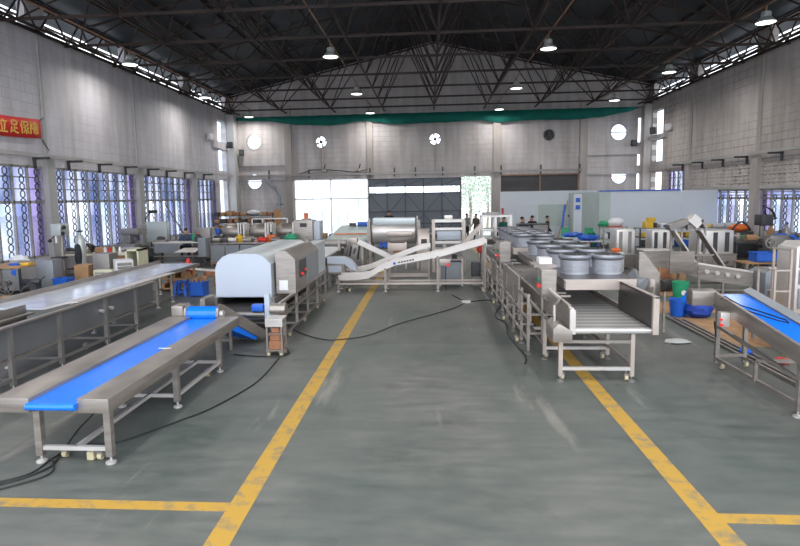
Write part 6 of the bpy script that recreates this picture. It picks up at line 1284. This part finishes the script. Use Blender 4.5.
# stacked oven
t = thing('deck_oven', 'tall stacked steel deck oven cut by the right picture edge', 'oven', (9.2, 14.6, 0))
MB().box(8.78, 10.1, 14.4, 15.2, .42, 2.05).build('body', 'steel_light', t, bev=.04); MB().prism([(8.82, 2.05), (10.05, 2.05), (9.9, 2.16), (8.95, 2.16)], 'y', 14.45, 15.15).build('top_cover', 'steel_light', t)
for z0, z1 in ((1.55, 1.98), (1.15, 1.5), (.55, 1.05)): o = MB().box(8.85, 10.05, 14.36, 14.4, z0, z1).build('door', 'panel_grey', t, bev=.01); MB().bar((8.95, 14.3, z1 - .06), (9.9, 14.3, z1 - .06), .03).build('handle', 'steel', o)
legs(t, [(8.83, 14.45), (10.05, 14.45), (8.83, 15.15), (10.05, 15.15)], .45, .07, 'steel', 0); item('white_box', 'white', 'white low box beneath the stacked oven', 'box', ('box', 8.9, 9.3, 14.6, 15.0, 0, .36)); item('white_box', 'white', 'second white low box further right beneath the stacked oven', 'box', ('box', 9.4, 9.8, 14.6, 15.0, 0, .3))
# flat trolley with sheets in front
t = thing('flat_cart', 'low pale cart with sheets and cables behind the blue inclined belt', 'cart', (8.0, 12.6, 0)); MB().box(7.2, 8.9, 12.1, 13.3, .55, .62).build('deck', 'steel_light', t); MB().box(7.4, 8.6, 12.3, 13.0, .62, .68).build('sheets', 'cream', t); MB().tube([(7.5, 12.4, .7), (7.9, 12.3, .74), (8.2, 12.6, .72), (7.8, 12.8, .72), (7.5, 12.5, .75)], .03, 6).build('hose', 'black', t)
legs(t, [(7.25, 12.15), (8.85, 12.15), (7.25, 13.25), (8.85, 13.25)], .55, .06, 'steel', .1)
for x in (7.3, 8.8): caster(t, x, 12.2, .05)
# buckets etc
bucket(7.85, 18.5, .24, .62, 'bright green plastic drum between steel drum and blue bin', 'green', z=0, handle=False); MB().cyl((7.85, 18.24, .3), (7.85, 18.22, .3), .08, 14).build('round_label', 'white', [o for o in COL.objects if o.name.startswith('bucket') and o.parent is None][-1])
bucket(6.88, 16.3, .24, .46, 'bright blue plastic bin right of the cooling conveyor', 'blue_plastic', handle=False)
item('blue_scoop', 'blue', 'light blue scoop leaning out of the bright blue bin', 'scoop', ('bar', (6.9, 16.2, .35), (7.2, 16.3, .72), .14, .05))
item('blue_sack', 'blue_bag', 'dark blue full plastic sack lying right of the blue bin', 'bag', ('blob', (7.3, 16.0, .22), .36, .3, .23, 16, 10, .22)); item('white_sack', 'white', 'crumpled white sheet over the drive end of the blue inclined belt', 'sheet', ('blob', (6.6, 12.4, .95), .35, .3, .2, 12, 8, .5))
t = thing('steel_drum', 'open steel drum holding cardboard tubes right of the chute', 'drum', (7.25, 19.2, 0)); MB().lathe((7.25, 19.2, 0), [(.24, 0), (.25, .02), (.25, .64), (.235, .66), (.22, .64), (.22, .05)], 24).build('body', 'steel', t); MB().ring((7.25, 19.2, .3), .25, .008, 'y', 4).build('seam', 'steel_light', t)
for k, (dx, z) in enumerate(((-.08, .95), (.04, .9), (.12, 1.0))): item('cardboard_tube', 'wood', 'brown cardboard tube standing in the steel drum, ' + ('left', 'middle', 'right')[k], 'tube', ('cyl', (7.25 + dx, 19.15, .06), (7.28 + dx * 1.7, 19.2, z), .045, 12), 'tubes in the steel drum')
rnd = random.Random(33)
for k, (x0, x1, y0, y1, l) in enumerate(((5.0, 8.2, 16.6, 18.3, 'large flat cardboard sheet on the floor beyond the blue bin'), (6.6, 8.6, 19.4, 21.5, 'cardboard sheet on the floor around the steel drum'), (6.5, 9.3, 12.9, 15.9, 'cardboard floor covering behind the blue inclined belt'), (7.2, 9.0, 9.5, 12.0, 'cardboard floor covering under the right side of the blue belt'))):
    single('cardboard_sheet', MB().box(x0, x1, y0, y1, 0.0, .012), 'card', l, 'cardboard', origin=((x0 + x1) / 2, (y0 + y1) / 2, 0))
item('steel_plate', 'steel_light', 'small bright steel plate lying on the floor left of the blue bin', 'plate', ('box', 5.6, 6.3, 16.9, 17.6, .013, .04)); item('film_scrap', 'paper', 'crumpled clear film scrap on the floor left of the blue inclined conveyor', 'film', ('blob', (5.6, 13.3, .03), .28, .2, .03, 14, 6, .5)); 
item('red_rag', 'red', 'red rag on the cardboard under the blue inclined belt', 'rag', ('blob', (6.9, 11.6, .07), .16, .12, .06, 10, 6, .4)); item('blue_rag', 'blue_plastic', 'blue rag on the cardboard beside the red rag', 'rag', ('blob', (6.6, 12.3, .08), .14, .12, .07, 10, 6, .4))
for k in range(3): mb = MB(); mb.bar((6.45 + .14 * k, 16.0 - .2 * k, .03), (6.35 + .14 * k, 9.0, .03), .06, .05); single('steel_profile', mb, 'steel_dark', 'long steel profile lying on the floor by the blue inclined belt, ' + ('leftmost', 'middle', 'rightmost')[k], 'profile', origin=(6.45 + .14 * k, 13, 0))
t = thing('machine_casing', 'brown rounded machine casing behind the steel drum', 'casing', (8.6, 21, 0)); MB().box(7.9, 8.7, 21.6, 22.3, .05, .5).cyl((8.0, 21.3, .4), (8.6, 21.3, .4), .28, 18).build('body', 'card_dark', t); MB().box(7.9, 8.7, 21.2, 22.3, 0, .12).build('base', 'iron', t)
item('brown_pipe', 'iron', 'dark curved pipe piece behind the green drum', 'pipe', ('cyl', (7.9, 20.2, .22), (8.4, 20.5, .22), .2, 14))
carton(8.6, 9.1, 17.2, 17.6, 0.013, .3, 'small cardboard box behind the flat cart'); carton(7.7, 8.2, 14.4, 14.0, 0.013, .32, 'cardboard box beside the tube rack')
carton(9.0, 9.7, 22.4, 23.0, 0, .35, 'cardboard box before the steel hopper')

# ------------------------------------------------------------------ cables on the floor
def cable(pts, label, r=.012):
    P_ = [Vector(p) for p in pts]; out = []
    for i in range(len(P_) - 1):
        p0, p1, p2, p3 = P_[max(i - 1, 0)], P_[i], P_[i + 1], P_[min(i + 2, len(P_) - 1)]
        for k in range(8):
            t = k / 8; out.append(.5 * ((2 * p1) + (-p0 + p2) * t + (2 * p0 - 5 * p1 + 4 * p2 - p3) * t * t + (-p0 + 3 * p1 - 3 * p2 + p3) * t ** 3))
    out.append(P_[-1]); mb = MB(); mb.tube(out, r, 6); return single('floor_cable', mb, 'cable', label, 'cable', origin=tuple(P_[0]))
cable([(-3.75, 14.9, .02), (-3.25, 14.1, .02), (-2.62, 13.5, .02), (-2.2, 13.45, .02), (-1.5, 13.9, .02), (-0.80, 15.23, .02), (0.61, 17.15, .02), (1.1, 18.2, .02)], 'black cable curving across the aisle from tunnel machine to the pale adapter')
cable([(-3.23, 11.95, .02), (-3.21, 10.53, .02), (-3.31, 9.78, .02), (-3.59, 8.85, .02), (-3.9, 8.3, .02), (-4.25, 7.75, .02), (-4.5, 7.5, .02), (-4.96, 7.45, .02), (-5.02, 7.00, .02), (-5.04, 6.58, .02), (-5.35, 6.3, .02)], 'black cable running from the small trolley back under the blue belt table')
cable([(-5.5, 6.1, .02), (-5.1, 6.4, .02), (-4.9, 6.75, .02), (-5.0, 7.15, .02), (-5.25, 7.9, .02), (-5.06, 8.18, .3), (-4.98, 8.27, .7)], 'thick black cable rising to the underside of the blue belt table')
cable([(-5.4, 6.0, .02), (-5.0, 6.3, .02), (-4.78, 6.62, .02), (-5.03, 7.00, .03)], 'short black cable loop on the floor before the blue belt table')
cable([(-5.30, 9.53, .02), (-5.27, 10.62, .02), (-5.13, 10.75, .3), (-4.8, 10.8, .6)], 'black cable below the far half of the blue belt table')
cable([(0.61, 21.2, .9), (0.61, 21.1, .02), (0.86, 19.40, .02), (1.25, 18.5, .02), (1.9, 18.7, .02), (2.30, 18.09, .02)], 'black cable from the feed conveyor motor past the adapter', .016)
cable([(2.30, 18.09, .02), (1.95, 16.82, .02), (1.85, 15.98, .02), (2.0, 15.2, .02), (1.9, 14.00, .02), (1.95, 12.9, .02), (2.0, 12.0, .02), (1.9, 11.5, .02)], 'black cable snaking along the feet of the cooling conveyor', .016)
cable([(-3.2, 12.5, .02), (-3.1, 12.2, .02), (-3.3, 11.95, .02), (-3.9, 12.0, .02), (-4.3, 12.1, .02)], 'thin black cable around the wheels of the small trolley')
cable([(5.4, 11.2, .95), (5.5, 11.3, .6), (5.8, 11.8, .3), (6.1, 12.6, .02), (6.6, 13.2, .02)], 'black cable hanging from the switch box of the blue inclined conveyor')
item('power_adapter', 'paper', 'small pale adapter box on the aisle floor by the cable joint', 'adapter', ('box', 1.02, 1.3, 18.2, 18.42, 0, .07))
item('plug_socket', 'wheel', 'cream plug on the floor between the near legs of the blue belt table', 'plug', ('box', -4.55, -4.45, 7.0, 7.12, 0, .12))
